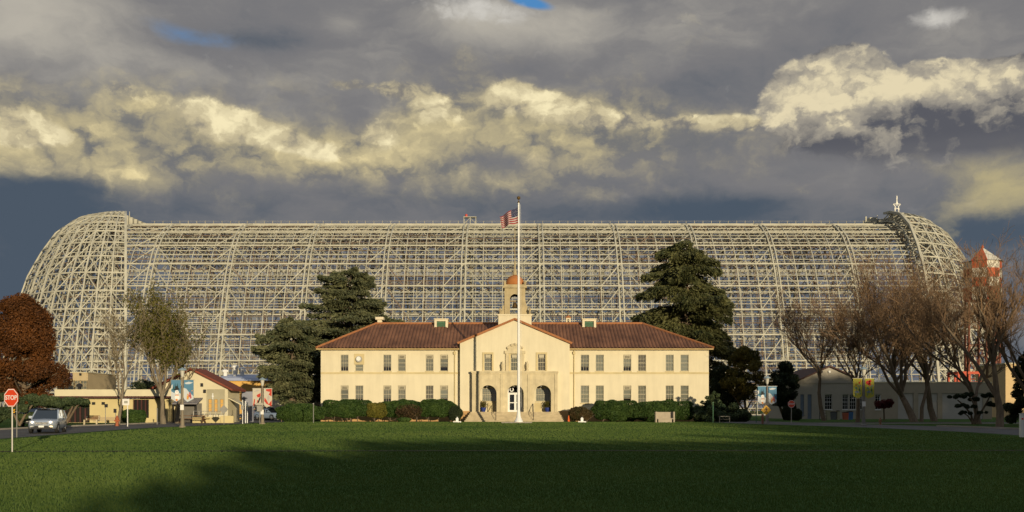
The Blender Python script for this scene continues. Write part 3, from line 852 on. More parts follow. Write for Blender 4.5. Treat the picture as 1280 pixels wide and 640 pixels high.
corr((xl,ye,ze),(xr,ye,ze), topf(ye), 112)
corr((xl,yb2,ze),(xr,yb2,ze), topf(yb2), 60)
for xs2, xr2 in ((xl,rxl),(xr,rxr)):
    def f(t, xs2=xs2, xr2=xr2):
        y = ye+(yb2-ye)*t; k = min(t, 1-t)*2; return (xs2+(xr2-xs2)*k, y, ze+(zrd-ze)*k)
    corr((xs2,ye,ze),(xs2,yb2,ze), f, 34)
rf = mb.build('roof', M_TILE, AD)
mb = MB(); mb.tube([(rxl,YRD,zrd+.08),(rxr,YRD,zrd+.08)], .17, 8)
for xs2, xr2 in ((xl,rxl),(xr,rxr)): mb.tube([(xs2,ye,ze+.08),(xr2,YRD,zrd+.08)], .15, 8)
mb.build('ridge_cap', M_TILE2, rf)
mb = MB()
for x0,x1 in ((xl, GX0),(GX1, xr)):
    mb.box(x0,x1,ye-.10,ye+.08,ze-.17,ze-.005)
    mb.box(x0+.2,x1-.2 if x1==xr else x1,ye+.1,YWF-.002,ze-.12,ze-.03)
mb.build('gutter', M_GUT, rf)
for x in (sx_(568.5), sx_(717.5)):
    mb = MB(); mb.tube([(x,YWF-.12,zeave-.1),(x,YWF-.12,ZB)], .06, 6); mb.box(x-.14,x+.14,YWF-.25,YWF-.02,zeave-.62,zeave-.32); mb.build('downpipe', M_TRIM, AD)
# chimneys and dormers
def zroof(y): return ze + (zrd-ze)*min(1, (y-ye)/(YRD-ye))
y_ = YRD+.3
mb = MB(); mb.box(XA(472.3,y_),XA(477.7,y_),y_-.4,y_+.4,zrd-.6,ZA(400,y_)); mb.box(XA(470,y_),XA(480,y_),y_-.6,y_+.6,ZA(400,y_),ZA(396.6,y_)); mb.build('chimney', M_WALL, rf)
for a, b in ((543,559.8),(728,745.2)):
    y_ = YRD-1.2; mb = MB(); x0,x1 = XA(a,y_),XA(b,y_); z0,z1 = ZA(409,y_),ZA(399.2,y_)
    mb.box(x0,x0+.28,y_,y_+2.0,z0-.2,z1); mb.box(x1-.28,x1,y_,y_+2.0,z0-.2,z1); mb.box(x0+.28,x1-.28,y_,y_+2.0,z1-.22,z1-.003); mb.box(x0-.08,x1+.08,y_-.1,y_+2,z1,z1+.1)
    d_ = mb.build('dormer', M_WALL, rf)
    mb = MB(); mb.quad((x0+.28,y_+.25,z0-.2),(x1-.28,y_+.25,z0-.2),(x1-.28,y_+.25,z1-.22),(x0+.28,y_+.25,z1-.22))
    for q in range(4): zz=z0+.05+q*.14; mb.box(x0+.28,x1-.28,y_+.1,y_+.22,zz,zz+.05)
    mb.build('louvre', M_GREEN, d_)
y_ = YRD+.5; mb = MB(); x0,x1=XA(707.4,y_),XA(713.2,y_); z0,z1=zrd-.4,ZA(397.5,y_)
mb.box(x0,x0+.17,y_-.3,y_+.3,z0,z1); mb.box(x1-.17,x1,y_-.3,y_+.3,z0,z1); mb.box(x0+.17,x1-.17,y_-.3,y_+.3,z1-.18,z1-.002); mb.box(x0+.17,x1-.17,y_-.3,y_+.3,z0,zrd+.25)
b_ = mb.build('bell_chimney', M_WALL, rf)
mb = MB(); mb.prism([(x0-.12,z1),(x1+.12,z1),((x0+x1)/2,ZA(394.2,y_))], y_-.42, y_+.42); mb.build('chimney_cap', M_TILE2, b_)

# portico with three arches
def arch_wall(mb, x0, x1, z0, z1, y, arches, depth, n=14):
    """wall with round-headed openings; arches: (cx, half width, spring z)"""
    arches = sorted(arches); xs = x0
    for cxx, hw, zs in arches:
        mb.quad((xs,y,z0),(cxx-hw,y,z0),(cxx-hw,y,z1),(xs,y,z1))
        ring = [(cxx-hw*math.cos(math.pi*i/n), zs+hw*math.sin(math.pi*i/n)) for i in range(n+1)]
        for i in range(n):
            (xa,za),(xb_,zb_) = ring[i], ring[i+1]
            mb.quad((xa,y,za),(xb_,y,zb_),(xb_,y,z1),(xa,y,z1)); mb.quad((xa,y,za),(xa,y+depth,za),(xb_,y+depth,zb_),(xb_,y,zb_))
        for sx2 in (cxx-hw, cxx+hw): mb.quad((sx2,y,z0),(sx2,y+depth,z0),(sx2,y+depth,zs),(sx2,y,zs))
        xs = cxx+hw
    mb.quad((xs,y,z0),(x1,y,z0),(x1,y,z1),(xs,y,z1))
ahw = .95
acx = [XA(610.3,YP), XA(644.2,YP), XA(678.3,YP)]
zsp = ZA(481.5,YP)-ahw
mb = MB(); arch_wall(mb, PX0, PX1, zfl, zpt, YP, [(c,ahw,zsp) for c in acx], .35)
mb.quad((PX0,YP,ZB-.2),(PX0,YG,ZB-.2),(PX0,YG,zpt),(PX0,YP,zpt)); mb.quad((PX1,YP,ZB-.2),(PX1,YG,ZB-.2),(PX1,YG,zpt),(PX1,YP,zpt))
mb.quad((PX0,YP+.35,zfl),(PX1,YP+.35,zfl),(PX1,YP+.35,zfl+.001),(PX0,YP+.35,zfl+.001))
po = mb.build('portico', M_STONE, AD)
mb = MB(); mb.box(PX0-.14,PX1+.14,YP-.14,YG,zpt,zpt+.2); mb.box(PX0-.06,PX1+.06,YP-.06,YG,zpt-.14,zpt-.004); mb.build('cornice', M_STONE, po)
mb = MB()
for x in (PX0+.12, (acx[0]+acx[1])/2, (acx[1]+acx[2])/2, PX1-.12): mb.box(x-.16,x+.16,YP-.08,YP-.003,zfl,zpt-.15)
mb.build('pilaster', M_STONE, po)
YBK = YP + 1.55                                # back wall of the porch
sh = []
side_w = [(acx[0], 1.9), (acx[2], 1.9)]
holes = [(c-.85+.1, c+.85+.1, zfl+1.22, zfl+2.75) for c in (acx[0], acx[2])] + [(acx[1]-.86, acx[1]+.86, zfl+.02, zfl+2.95)]
mb = MB(); wall_y(mb, PX0+.5, PX1-.5, zfl, ZA(474,YG), YBK, holes, .25)
mb.quad((PX0+.5,YP+.5,zfl),(PX1-.5,YP+.5,zfl),(PX1-.5,YBK,zfl),(PX0+.5,YBK,zfl)); mb.quad((PX0+.5,YP+.5,ZA(474,YG)),(PX1-.5,YP+.5,ZA(474,YG)),(PX1-.5,YBK,ZA(474,YG)),(PX0+.5,YBK,ZA(474,YG)))
for x in (PX0+.5, PX1-.5): mb.quad((x,YP+.5,zfl),(x,YBK,zfl),(x,YBK,ZA(474,YG)),(x,YP+.5,ZA(474,YG)))
mb.build('porch', M_WALL, AD)
for h in holes[:2]: window(AD, *h, YBK, muntin=(6,3), blind_to=0.0, lab='wide porch window behind an arch')
h = holes[2]; zd = zfl+2.12
def doorset():
    t=.09; y=YBK+.08
    mb = MB(); mb.box(h[0],h[0]+t,y,y+.1,h[2],h[3]); mb.box(h[1]-t,h[1],y,y+.1,h[2],h[3]); mb.box(h[0]+t,h[1]-t,y,y+.1,h[3]-t,h[3]); mb.box(h[0]+t,h[1]-t,y,y+.1,zd,zd+.12)
    d = mb.build('entrance_door', M_WHITE, AD); d['label'] = 'white glazed double entrance door'
    m_ = (h[0]+h[1])/2
    for a, b in ((h[0]+t, m_), (m_, h[1]-t)):
        mb = MB(); u=.13; zm = h[2]+1.05
        mb.box(a,a+u,y+.01,y+.07,h[2],zd); mb.box(b-u,b,y+.01,y+.07,h[2],zd); mb.box(a+u,b-u,y+.01,y+.07,zd-.12,zd); mb.box(a+u,b-u,y+.01,y+.07,h[2],h[2]+.2); mb.box(a+u,b-u,y+.01,y+.07,zm-.05,zm+.05)
        mb.build('door_leaf', M_WHITE, d)
        mb = MB(); mb.quad((a+u,y+.04,h[2]+.2),(b-u,y+.04,h[2]+.2),(b-u,y+.04,zd-.12),(a+u,y+.04,zd-.12)); mb.build('pane', M_GLASS, d)
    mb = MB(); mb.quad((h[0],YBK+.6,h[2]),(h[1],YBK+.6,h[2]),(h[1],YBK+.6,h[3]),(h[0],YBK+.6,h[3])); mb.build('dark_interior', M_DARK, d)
    mb = MB(); n=18; c_=(m_-.42, (zd+h[3])/2+.05)
    mb.prism([(c_[0]+.25*math.cos(2*math.pi*i/n), c_[1]+.25*math.sin(2*math.pi*i/n)) for i in range(n)], y-.03, y-.003); em = mb.build('emblem', M_WHITE, d)
    mb = MB(); mb.prism([(c_[0]+.13*math.cos(2*math.pi*i/n), c_[1]+.15*math.sin(2*math.pi*i/n)) for i in range(n)], y-.045, y-.032); mb.build('emblem_centre', M_DARK, em)
doorset()
M_LAMP = mat('lamp_opal', (.9,.88,.8), .3, .02)
for c in acx:
    mb = MB(); zc = ZA(474,YG); c2_ = c - .15
    mb.tube([(c2_,YP+.9,zc),(c2_,YP+.9,zc-.45)], .02, 5); mb.lathe((c2_,YP+.9,zc-.95), [(.1,0),(.2,.05),(.22,.42),(.06,.52)], 8); l_ = mb.build('lantern', M_IRON, AD)
    mb = MB(); mb.ball((c2_,YP+.69,zc-.72), .12, 8, 6); mb.build('bulb', M_LAMP, l_)
# low panels on the porch floor beside the side arches
for c, s_ in ((acx[0], .35), (acx[2], -.55)):
    mb = MB(); mb.box(c+s_-.45,c+s_+.5,YP+1.35,YP+1.4,zfl,zfl+1.05); mb.build('porch_panel', M_TRIM, AD)
# stairs
mb = MB(); ns = 6; hgt = zfl-ZB+.02
for k in range(ns):
    mb.box(PX0-.1-.12*(ns-k), PX1+.1+.12*(ns-k), YP-.34*(ns-k), YP-.34*(ns-k-1)+(.0 if k<ns-1 else .55), ZB-.2, ZB+hgt*(k+1)/ns)
st = mb.build('stairs', M_STONE2, AD)
for px in (620, 666.5):
    mb = MB(); x = XA(px,YP-1); 
    mb.tube([(x,YP-.1,zfl),(x,YP-.1,zfl+.92),(x,YP-2.0,ZB+.95),(x,YP-2.0,ZB+.1)], .035, 6); mb.tube([(x,YP-1.05,ZB+.6),(x,YP-1.05,zfl+.42)], .03, 5); mb.build('handrail', M_IRON, st)
# ornate surround over the middle window
mb = MB(); x0,x1 = XA(632,YG),XA(655.5,YG); h = gh[1]
yo = YG-.20
mb.box(x0,h[0]-.21,yo,YG-.003,zpt+.2,ZA(442,YG)); mb.box(h[1]+.21,x1,yo,YG-.003,zpt+.2,ZA(442,YG))
mb.box(x0-.12,x1+.12,yo-.06,YG-.003,ZA(442,YG),ZA(438.5,YG))
cx2=(x0+x1)/2; z0=ZA(438.5,YG); n=20; hw=(x1-x0)/2*.8
cr=[(cx2+hw,z0)]+[(cx2+hw*math.cos(math.pi*i/n), z0+.05+(.72+.10*math.cos(i*math.pi*10/n))*math.sin(math.pi*i/n)**.7) for i in range(1,n)]+[(cx2-hw,z0)]
mb.prism(cr, yo+.03, YG-.003)
for k in range(5): mb.ball((x0+.25+(x1-x0-.5)*k/4, yo+.04, z0+.12+.62*math.sin(math.pi*(k+.6)/5.2)), .16, 8, 6)
mb.build('window_crest', M_STONE, AD)
for px in (628.3, 659.2):
    mb = MB(); mb.lathe((XA(px,YP+.3),YP+.35,zpt+.2), [(.2,0),(.2,.12),(.1,.2),(.16,.5),(.2,.72),(.1,.92),(.04,1.15)], 10); mb.build('finial', M_STONE, AD)
# bell tower
YT = 122.4; TC = XA(643.6,YT)
tx = lambda p: XA(p,YT); tz = lambda p: ZA(p,YT)
mb = MB(); d=1.95
mb.box(TC-d,TC+d,YT-d,YT+d,tz(415),tz(396.5)); mb.box(TC-d-.1,TC+d+.1,YT-d-.1,YT+d+.1,tz(396.5),tz(394.6))
tw_ = mb.build('bell_tower', M_WALL, AD)
hw_ = 1.22; z0,z1 = tz(394.6), tz(361.5)
for yy_, nm in ((YT-hw_, 'front'), (YT+hw_, 'back')):
    mb = MB(); s0 = 1 if nm == 'front' else -1
    arch_wall(mb, TC-hw_, TC+hw_, z0, z1, yy_, [(TC,.58,tz(369)-.58)], .32*s0); mb.build('belfry_wall', M_STONET, tw_)
for xx_, s0 in ((TC-hw_, 1), (TC+hw_, -1)):
    m2 = MB(); arch_wall(m2, -hw_, hw_, z0, z1, 0, [(0,.58,tz(369)-.58)], .32)
    m2.v = [(xx_+s0*v[1], YT+v[0], v[2]) for v in m2.v]; m2.build('belfry_wall', M_STONET, tw_)
mb = MB()
mb.box(TC-hw_-.2,TC+hw_+.2,YT-hw_-.2,YT+hw_+.2,z1,z1+.22); mb.box(TC-hw_-.08,TC+hw_+.08,YT-hw_-.08,YT+hw_+.08,z1+.22,z1+.42)
for i in (-1,1):
    for j in (-1,1): mb.lathe((TC+i*(hw_-.02),YT+j*(hw_-.02),z1+.42), [(.16,0),(.18,.25),(.05,.45)], 8)
mb.build('tower_cornice', M_STONET, tw_)
for i in (-1,1):
    mb = MB(); xa = TC+i*hw_
    prof = [(0,0),(.62,0),(.62,.28),(.42,.38),(.3,.62),(.28,.95),(.1,1.15),(0,1.9)]
    mb.prism([(xa+i*a, z0+b) for a,b in prof], YT-hw_*.9, YT+hw_*.9); mb.build('scroll_buttress', M_STONET, tw_)
    mb = MB(); mb.lathe((TC+i*1.75,YT-1.7,z0), [(.15,0),(.15,.15),(.08,.22),(.18,.5),(.03,.85)], 8); mb.build('corner_urn', M_STONET, tw_)
mb = MB(); zd = z1+.42; mb.lathe((TC,YT,zd), [(1.16*math.cos(t), 1.28*math.sin(t)) for t in [math.pi/2*i/8 for i in range(8)]]+[(.12,1.28)], 20); mb.build('dome', M_DOME, tw_, smooth=True)
mb = MB(); zt = zd+1.27; mb.lathe((TC,YT,zt), [(.3,0),(.24,.25),(.12,.6),(.1,1.5),(.045,1.7),(.04,tz(284)-zt-.2),(.09,tz(284)-zt-.15),(.02,tz(284)-zt)], 8); mb.build('spire', M_STONET, tw_)
mb = MB(); zb=tz(377); mb.lathe((TC,YT,zb-.75), [(.40,0),(.33,.12),(.24,.45),(.18,.6),(.05,.68)], 12); mb.box(TC-.55,TC+.55,YT-.05,YT+.05,zb,zb+.1); mb.build('bell', mat('bronze', (.16,.10,.045), .45, .2, 3, metal=.6), tw_)
# ---------------------------------------------------------------- vegetation
M_BARK = mat('brown_bark', (0.16, 0.12, 0.08), 0.95, 0.3, 2.5, bump=0.6, bscale=14, stretch=(2, 2, .5))
M_BARKG = mat('grey_bark', (0.20, 0.165, 0.115), 0.95, 0.3, 2.5, bump=0.6, bscale=14, stretch=(2, 2, .5))
M_TWIG = mat('brown_twig', (0.195, 0.124, 0.070), 0.95, 0.3, 0.5)
M_TWIGG = mat('grey_twig', (0.19, 0.155, 0.095), 0.95, 0.3, 0.5)
L_CEDAR = leafmat('cedar_needles', (0.046, 0.060, 0.024), (0.185, 0.180, 0.068), 0.2, 0.45)
L_CEDARG = leafmat('cedar_blue_needles', (0.055, 0.074, 0.038), (0.225, 0.225, 0.110), 0.2, 0.45)
L_RUST = leafmat('rust_leaves', (0.060, 0.026, 0.010), (0.185, 0.070, 0.018), 0.2, 0.35)
L_OLIVE = leafmat('olive_leaves', (0.050, 0.055, 0.012), (0.16, 0.125, 0.022), 0.2, 0.5)
L_DARK = leafmat('dark_leaves', (0.016, 0.028, 0.014), (0.055, 0.070, 0.028), 0.15, 0.6)
L_HEDGE = leafmat('hedge_leaves', (0.022, 0.052, 0.012), (0.075, 0.125, 0.026), 0.15, 1.2)
L_HEDGEY = leafmat('yellow_hedge_leaves', (0.08, 0.085, 0.012), (0.20, 0.17, 0.03), 0.15, 1.2)
L_JUN = leafmat('juniper_needles', (0.028, 0.050, 0.024), (0.105, 0.135, 0.055), 0.15, 0.8)
L_RED = leafmat('red_leaves', (0.06, 0.012, 0.012), (0.17, 0.03, 0.025), 0.2, 1.5)
L_SPARSE = leafmat('late_leaves', (0.06, 0.07, 0.012), (0.17, 0.15, 0.03), 0.25, 0.5)

def quads(C, D, N_, ln, wd):
    """leaf quads: centres C, long axis D, facing N_"""
    D = D/np.maximum(1e-6, np.linalg.norm(D, axis=1))[:, None]
    S_ = np.cross(D, N_); S_ = S_/np.maximum(1e-6, np.linalg.norm(S_, axis=1))[:, None]
    a = D*ln[:, None]/2; b = S_*wd[:, None]/2
    V = np.stack([C-a-b*.4, C-a*.1+b*-1, C+a, C-a*.1+b], 1).reshape(-1, 3)
    return V, np.arange(len(V)).reshape(-1, 4)
def rvec(rg_, n):
    v = rg_.normal(size=(n, 3)); return v/np.linalg.norm(v, axis=1)[:, None]

def clumps(rg_, cs, per, ln, sq=0.8, droop=0.0):
    """leaves scattered in a shell around clump centres cs = [(x,y,z,r)]"""
    cs = np.array(cs); k = np.repeat(np.arange(len(cs)), (per*(cs[:,3]/cs[:,3].mean())**2).astype(int))
    n = len(k); d = rvec(rg_, n); rr = cs[k,3]*(0.55+0.5*rg_.random(n)**0.7)
    C = cs[k,:3] + d*rr[:,None]*np.array([1,1,sq])
    D = rvec(rg_, n)*.8 + d*.5; D[:,2] -= droop
    Nn = d + rvec(rg_, n)*.7
    return quads(C, D, Nn, ln*(.6+.8*rg_.random(n)), ln*.62*(.6+.8*rg_.random(n)))

def trunk_mesh(segs, n0=7):
    mb = MB()
    for pts, rads in segs: mb.tube(pts, rads, n0 if rads[0] > .08 else (5 if rads[0] > .04 else 4), cap=False)
    return mb

def bare_tree(name, label, base, H, spread, tr, seed, lean=(0,0), forks=4, fork_at=.25, up=.55, twig=M_TWIG, bark=M_BARK, dens=1.0, group='bare winter trees', leaves=None, cat='tree', wide=1.0):
    rg_ = random.Random(seed); segs = []; tw = []; tips = []
    b = Vector(base)
    def grow(p, d, L, r, lev):
        n = 5 if lev < 2 else (4 if lev == 2 else 3)
        pts = [p.copy()]; rads = [r]; q = p.copy(); dd = d.copy()
        for i in range(n):
            j = .16 if lev < 2 else .24
            dd = (dd + Vector((rg_.gauss(0,j), rg_.gauss(0,j), rg_.gauss(0,j*.7) + (.075*up if lev else 0)))).normalized()
            q = q + dd*(L/n); pts.append(q.copy()); rads.append(max(.012, r*(1-.62*(i+1)/n)))
        (segs if lev < 2 else tw).append((pts, rads))
        if lev >= 4: tips.append(q.copy()); return
        nb = [forks, 7, 8, 6][lev] if lev < 4 else 0
        nb = max(2, round(nb*(dens if lev > 1 else 1)*rg_.uniform(.8,1.2)))
        for k in range(nb):
            if lev == 0: t = fork_at + (1-fork_at)*rg_.random()**.8 if k else 1.0
            else: t = .22 + .78*(k+rg_.random())/nb
            i = min(n-1, int(t*n)); f = t*n-i
            s0 = pts[i].lerp(pts[i+1], min(1, f)); rr = rads[i]*(1-f)+rads[i+1]*f
            md = (pts[i+1]-pts[i]).normalized()
            a = md.orthogonal().normalized(); a.rotate(Matrix.Rotation(rg_.random()*6.283 if lev else (k/nb)*6.283+rg_.random(), 3, md))
            sp = spread*rg_.uniform(.7, 1.25) if lev == 0 else rg_.uniform(.45, .95)
            nd_ = (md*(1-.3*sp) + a*sp*(.8 if lev == 0 else .9) + Vector((0,0,up*.5))).normalized()
            if lev == 0: LL = (H - (s0.z-b.z))*rg_.uniform(.62,.92)/max(.55, nd_.z+.15)
            else: LL = L*rg_.uniform(.34, .62)
            if lev == 0: LL = min(LL, H*.85)
            grow(s0, nd_, LL, max(.012, rr*rg_.uniform(.55,.8)), lev+1)
    d0 = Vector((lean[0], lean[1], 1)).normalized()
    grow(b, d0, H*(fork_at+.22), tr, 0)
    # root flare
    p0, r0 = segs[0]; p0.insert(0, b - Vector((0,0,.15))); r0.insert(0, tr*1.5)
    # keep the tree at its height
    zmax = float(np.percentile([p.z for pts, _ in segs+tw for p in pts], 98.5)); sc_ = H/(zmax-b.z)
    for pts, _ in segs+tw:
        for p in pts:
            p.x = b.x+(p.x-b.x)*sc_*wide; p.y = b.y+(p.y-b.y)*sc_*wide; p.z = b.z+(p.z-b.z)*sc_
    t = thing(name, label, cat, base, group)
    trunk_mesh(segs).build('trunk', bark, t, smooth=True)
    mb = MB()
    for pts, rads in tw: mb.tube(pts, rads, 3, cap=False)
    mb.build('crown', twig, t)
    if leaves:
        m, frac, ln, fn = leaves
        r2 = np.random.default_rng(seed)
        P = np.array([(p.x,p.y,p.z) for pts, _ in tw for p in pts[1:]]); P = P[[fn(*p) for p in P]]
        P = P[r2.random(len(P)) < frac]
        if len(P):
            P = np.repeat(P, 3, 0) + r2.normal(size=(len(P)*3,3))*.18
            mb = MB(); mb.raw(*quads(P, rvec(r2,len(P)), rvec(r2,len(P)), ln*(.6+.8*r2.random(len(P))), ln*.6*np.ones(len(P)))); mb.build('foliage', m, t)
    return t

def cedar(name, label, base, H, prof, seed, lm, group, nb=95, flat=0.0, droop=.35, tr=.5, low=.08, per=520, ln=.38):
    """layered conifer; prof = [(t, left, right)] reach in metres at relative height t"""
    rg_ = np.random.default_rng(seed); b = np.array(base); segs = []; Vs = []; Fs = []; o = 0
    T = [p[0] for p in prof]; Lp = [p[1] for p in prof]; Rp = [p[2] for p in prof]
    segs.append(([tuple(b + np.array([rg_.normal()*.12*(i>0), rg_.normal()*.12*(i>0), H*.96*i/8])) for i in range(9)], [tr*(1-.93*i/8) for i in range(9)]))
    for k in range(nb):
        t = low + (1-low)*((k+rg_.random())/nb)**.9; az = rg_.random()*6.283
        lr = (1+math.cos(az))/2; reach = (np.interp(t, T, Lp)*(1-lr) + np.interp(t, T, Rp)*lr)*rg_.uniform(.70, 1.14)
        reach = max(.35, reach); n = 6
        s = np.linspace(0, 1, n+1)
        rise = rg_.uniform(.0, .28)*(1-flat); sag = droop*rg_.uniform(.6, 1.3)
        zz_ = t*H + reach*(rise*s - sag*s**2*.55) + rg_.normal(size=n+1)*.08
        aw = az + np.cumsum(rg_.normal(size=n+1)*.06)
        P = np.stack([b[0]+np.cos(aw)*reach*s, b[1]+np.sin(aw)*reach*s*.9, b[2]+zz_], 1)
        P[0] = b + np.array([0,0,t*H])
        segs.append(([tuple(p) for p in P], [max(.015, tr*.28*(1-t*.7)*(1-.85*q)) for q in s]))
        m = int(per*(reach/4)**1.25)+30
        u = rg_.random(m)**.75*.86+.14
        i = np.minimum(n-1, (u*n).astype(int)); f = (u*n-i)[:, None]
        C = P[i]*(1-f)+P[i+1]*f
        dirv = np.array([math.cos(az), math.sin(az)*.9, 0]); sd = np.array([-math.sin(az), math.cos(az), 0])
        wdt = reach*.30*np.sin(np.clip(u, 0, .97)*math.pi*.93+.1)**.8
        off = rg_.normal(size=m)*.55
        # group the needles in sprays
        off = np.round(off*3.0)/3.0 + rg_.normal(size=m)*.06
        C = C + sd*(off*wdt)[:, None]; C[:, 2] += rg_.normal(size=m)*.10 - np.abs(off)*wdt*.22 + .05
        hang = rg_.random(m)**2.5*droop*1.3; C[:, 2] -= hang
        D = dirv*.9 + sd*np.sign(off)[:, None]*.6 + rvec(rg_, m)*.5; D[:, 2] -= .25+droop*.5
        Nn = np.array([0,-.35,.45]) + rvec(rg_, m)*1.0
        V, Fq = quads(C, D, Nn, ln*(.6+.8*rg_.random(m)), ln*.36*(.7+.6*rg_.random(m)))
        Vs.append(V); Fs.append(Fq+o); o += len(V)
    t_ = thing(name, label, 'tree', base, group)
    trunk_mesh(segs).build('trunk', M_BARK, t_, smooth=True)
    mb = MB(); mb.raw(np.concatenate(Vs), np.concatenate(Fs)); mb.build('crown', lm, t_)
    return t_

def leafy(name, label, base, cs, per, ln, lm, trunk=None, cat='tree', group=None, seed=1, sq=.8, droop=0.0, bark=M_BARK, tn='trunk', core=None):
    rg_ = np.random.default_rng(seed); t_ = thing(name, label, cat, base, group)
    mb = MB(); mb.raw(*clumps(rg_, cs, per, ln, sq, droop)); mb.build('crown' if cat == 'tree' else 'foliage', lm, t_)
    if trunk: trunk_mesh(trunk).build(tn, bark, t_, smooth=True)
    return t_

def crown_from_outline(rg_, cx, cy, base_z, outline, depth, n, r0, r1):
    """clump centres filling a crown whose half widths (left, right) follow outline [(z, left, right)], rounded in depth"""
    zs = [o[0] for o in outline]; cs = []
    while len(cs) < n:
        z = rg_.uniform(zs[0], zs[-1]); l = np.interp(z, zs, [o[1] for o in outline]); r = np.interp(z, zs, [o[2] for o in outline])
        a = rg_.random()*6.283; q = rg_.random()**.42; c, s = math.cos(a), math.sin(a)
        rad = rg_.uniform(r0, r1)
        x = cx + c*q*max(.1, (r if c > 0 else l)-rad*.8); y = cy + s*q*max(.1, depth*(l+r)/2-rad*.8)
        cs.append((x, y, base_z+z, rad))
    return cs

# --- rust-coloured tree, far left
rg_ = np.random.default_rng(21)
Yt = 106; X0 = XA(28, Yt); bz = g(Yt); m_ = Yt/F
ol = [((527-y)*m_, (28-l)*m_, (r-28)*m_) for y, l, r in ((500,-20,70),(488,-35,84),(470,-42,88),(450,-42,82),(425,-36,72),(405,-30,68),(390,-22,58),(380,-10,42),(375,2,30))]
cs = crown_from_outline(rg_, X0, Yt, bz, ol, .8, 150, .75, 1.35)
lim = [([(X0,Yt,bz-.2),(X0-.1,Yt,bz+1.6),(X0+.2,Yt,bz+4),(X0,Yt,bz+9)], [.45,.36,.28,.08])]
for k in range(9):
    a = rg_.random()*6.283; z = 2.2+k*.6; lim.append(([(X0,Yt,bz+z),(X0+1.8*math.cos(a),Yt+1.8*math.sin(a),bz+z+.8),(X0+4*math.cos(a),Yt+3.6*math.sin(a),bz+z+1.7)], [.16,.1,.03]))
leafy('broadleaf_tree', 'dense rust brown tree at the far left behind the junipers', (X0,Yt,bz), cs, 520, .24, L_RUST, lim, seed=22)

# --- cedars beside and behind the building
Yt = 137; m_ = Yt/F; bz = g(Yt)
def prof_px(x0, ytop, ybase, rows):
    H = (ybase-ytop); return [((ybase-y)/H, (x0-l), (r-x0)) for y, l, r in rows][::-1]
def pf(x0, ytop, ybase, rows, m_): return [(t, l*m_, r*m_) for t, l, r in sorted((( ybase-y)/(ybase-ytop), x0-l, r-x0) for y, l, r in rows)]
H_ = (525-337)*m_
cedar('cedar_tree', 'layered blue green cedar rising behind the left end of the red roof', (XA(438,Yt),Yt,bz), H_, pf(438,337,525,((337,425,450),(345,396,470),(362,390,474),(375,404,476),(392,370,492),(405,358,505),(420,356,480),(450,345,500),(500,350,480)),m_), 31, L_CEDARG, 'cedars around the main building', nb=125, flat=.5, droop=.2, per=640, ln=.46)
Yt = 124; m_ = Yt/F
cedar('cedar_tree', 'low wide cedar spreading in front of the left corner of the cream building', (XA(366,Yt),Yt,g(Yt)), (526-398)*m_, pf(366,398,526,((398,356,380),(410,338,400),(425,318,408),(440,312,408),(455,318,404),(470,322,402),(482,330,402),(495,340,398),(503,352,392),(520,362,372)),m_), 32, L_CEDARG, 'cedars around the main building', nb=115, flat=.4, droop=.26, per=640, ln=.42, low=.14)
Yt = 138; m_ = Yt/F
cedar('cedar_tree', 'tall dark drooping cedar rising behind the right end of the red roof', (XA(858,Yt),Yt,g(Yt)), (526-303)*m_, pf(858,303,526,((303,830,880),(310,818,892),(325,812,900),(345,804,904),(360,798,912),(380,780,924),(400,788,922),(420,796,926),(450,804,936),(470,818,934),(500,838,925)),m_), 33, L_CEDAR, 'cedars around the main building', nb=140, flat=.2, droop=.55, per=520, ln=.46)

# --- darker trees right of the building
rg_ = np.random.default_rng(41)
Yt = 128; m_ = Yt/F; X0 = XA(930,Yt)
ol = [((525-y)*m_, (930-l)*m_, (r-930)*m_) for y, l, r in ((498,922,944),(488,902,958),(475,893,966),(460,898,968),(448,908,962),(440,920,950),(437,928,940))]
leafy('broadleaf_tree', 'olive tinted bushy tree between the cedar and the snowman banners', (X0,Yt,g(Yt)), crown_from_outline(rg_, X0,Yt,g(Yt),ol,.8,52,.5,.9), 430, .22, L_OLIVE, [([(X0,Yt,.3),(X0+.2,Yt,1.8),(X0-.1,Yt,5)],[.22,.17,.05]),([(X0+.2,Yt,1.6),(X0+1.2,Yt,3.4)],[.12,.05]),([(X0+.1,Yt,1.6),(X0-1.3,Yt,3.6)],[.12,.05])], seed=42)
Yt = 134; m_ = Yt/F; X0 = XA(982,Yt)
ol = [((525-y)*m_, (982-l)*m_, (r-982)*m_) for y, l, r in ((504,965,990),(494,945,1000),(482,944,1001),(470,952,999),(462,966,992),(457,975,986))]
leafy('broadleaf_tree', 'dark rounded evergreen tree behind the snowman banners and right stop sign', (X0,Yt,g(Yt)), crown_from_outline(rg_, X0,Yt,g(Yt),ol,.8,52,.5,.9), 470, .22, L_DARK, [([(X0,Yt,.3),(X0-.5,Yt,1.6),(X0-.9,Yt,2.6),(X0-.2,Yt,4.4)],[.24,.2,.14,.05])], seed=43)
Yt = 131; m_ = Yt/F; X0 = XA(903,Yt)
ol = [((525-y)*m_, (903-l)*m_, (r-903)*m_) for y, l, r in ((512,885,925),(495,880,930),(475,884,924),(460,890,915))]
leafy('broadleaf_tree', 'dark tree filling the gap right of the cream building corner', (X0,Yt,g(Yt)), crown_from_outline(rg_, X0,Yt,g(Yt),ol,.8,36,.5,.9), 330, .22, L_DARK, [([(X0,Yt,.3),(X0+.1,Yt,2),(X0,Yt,5)],[.2,.16,.05])], seed=44)

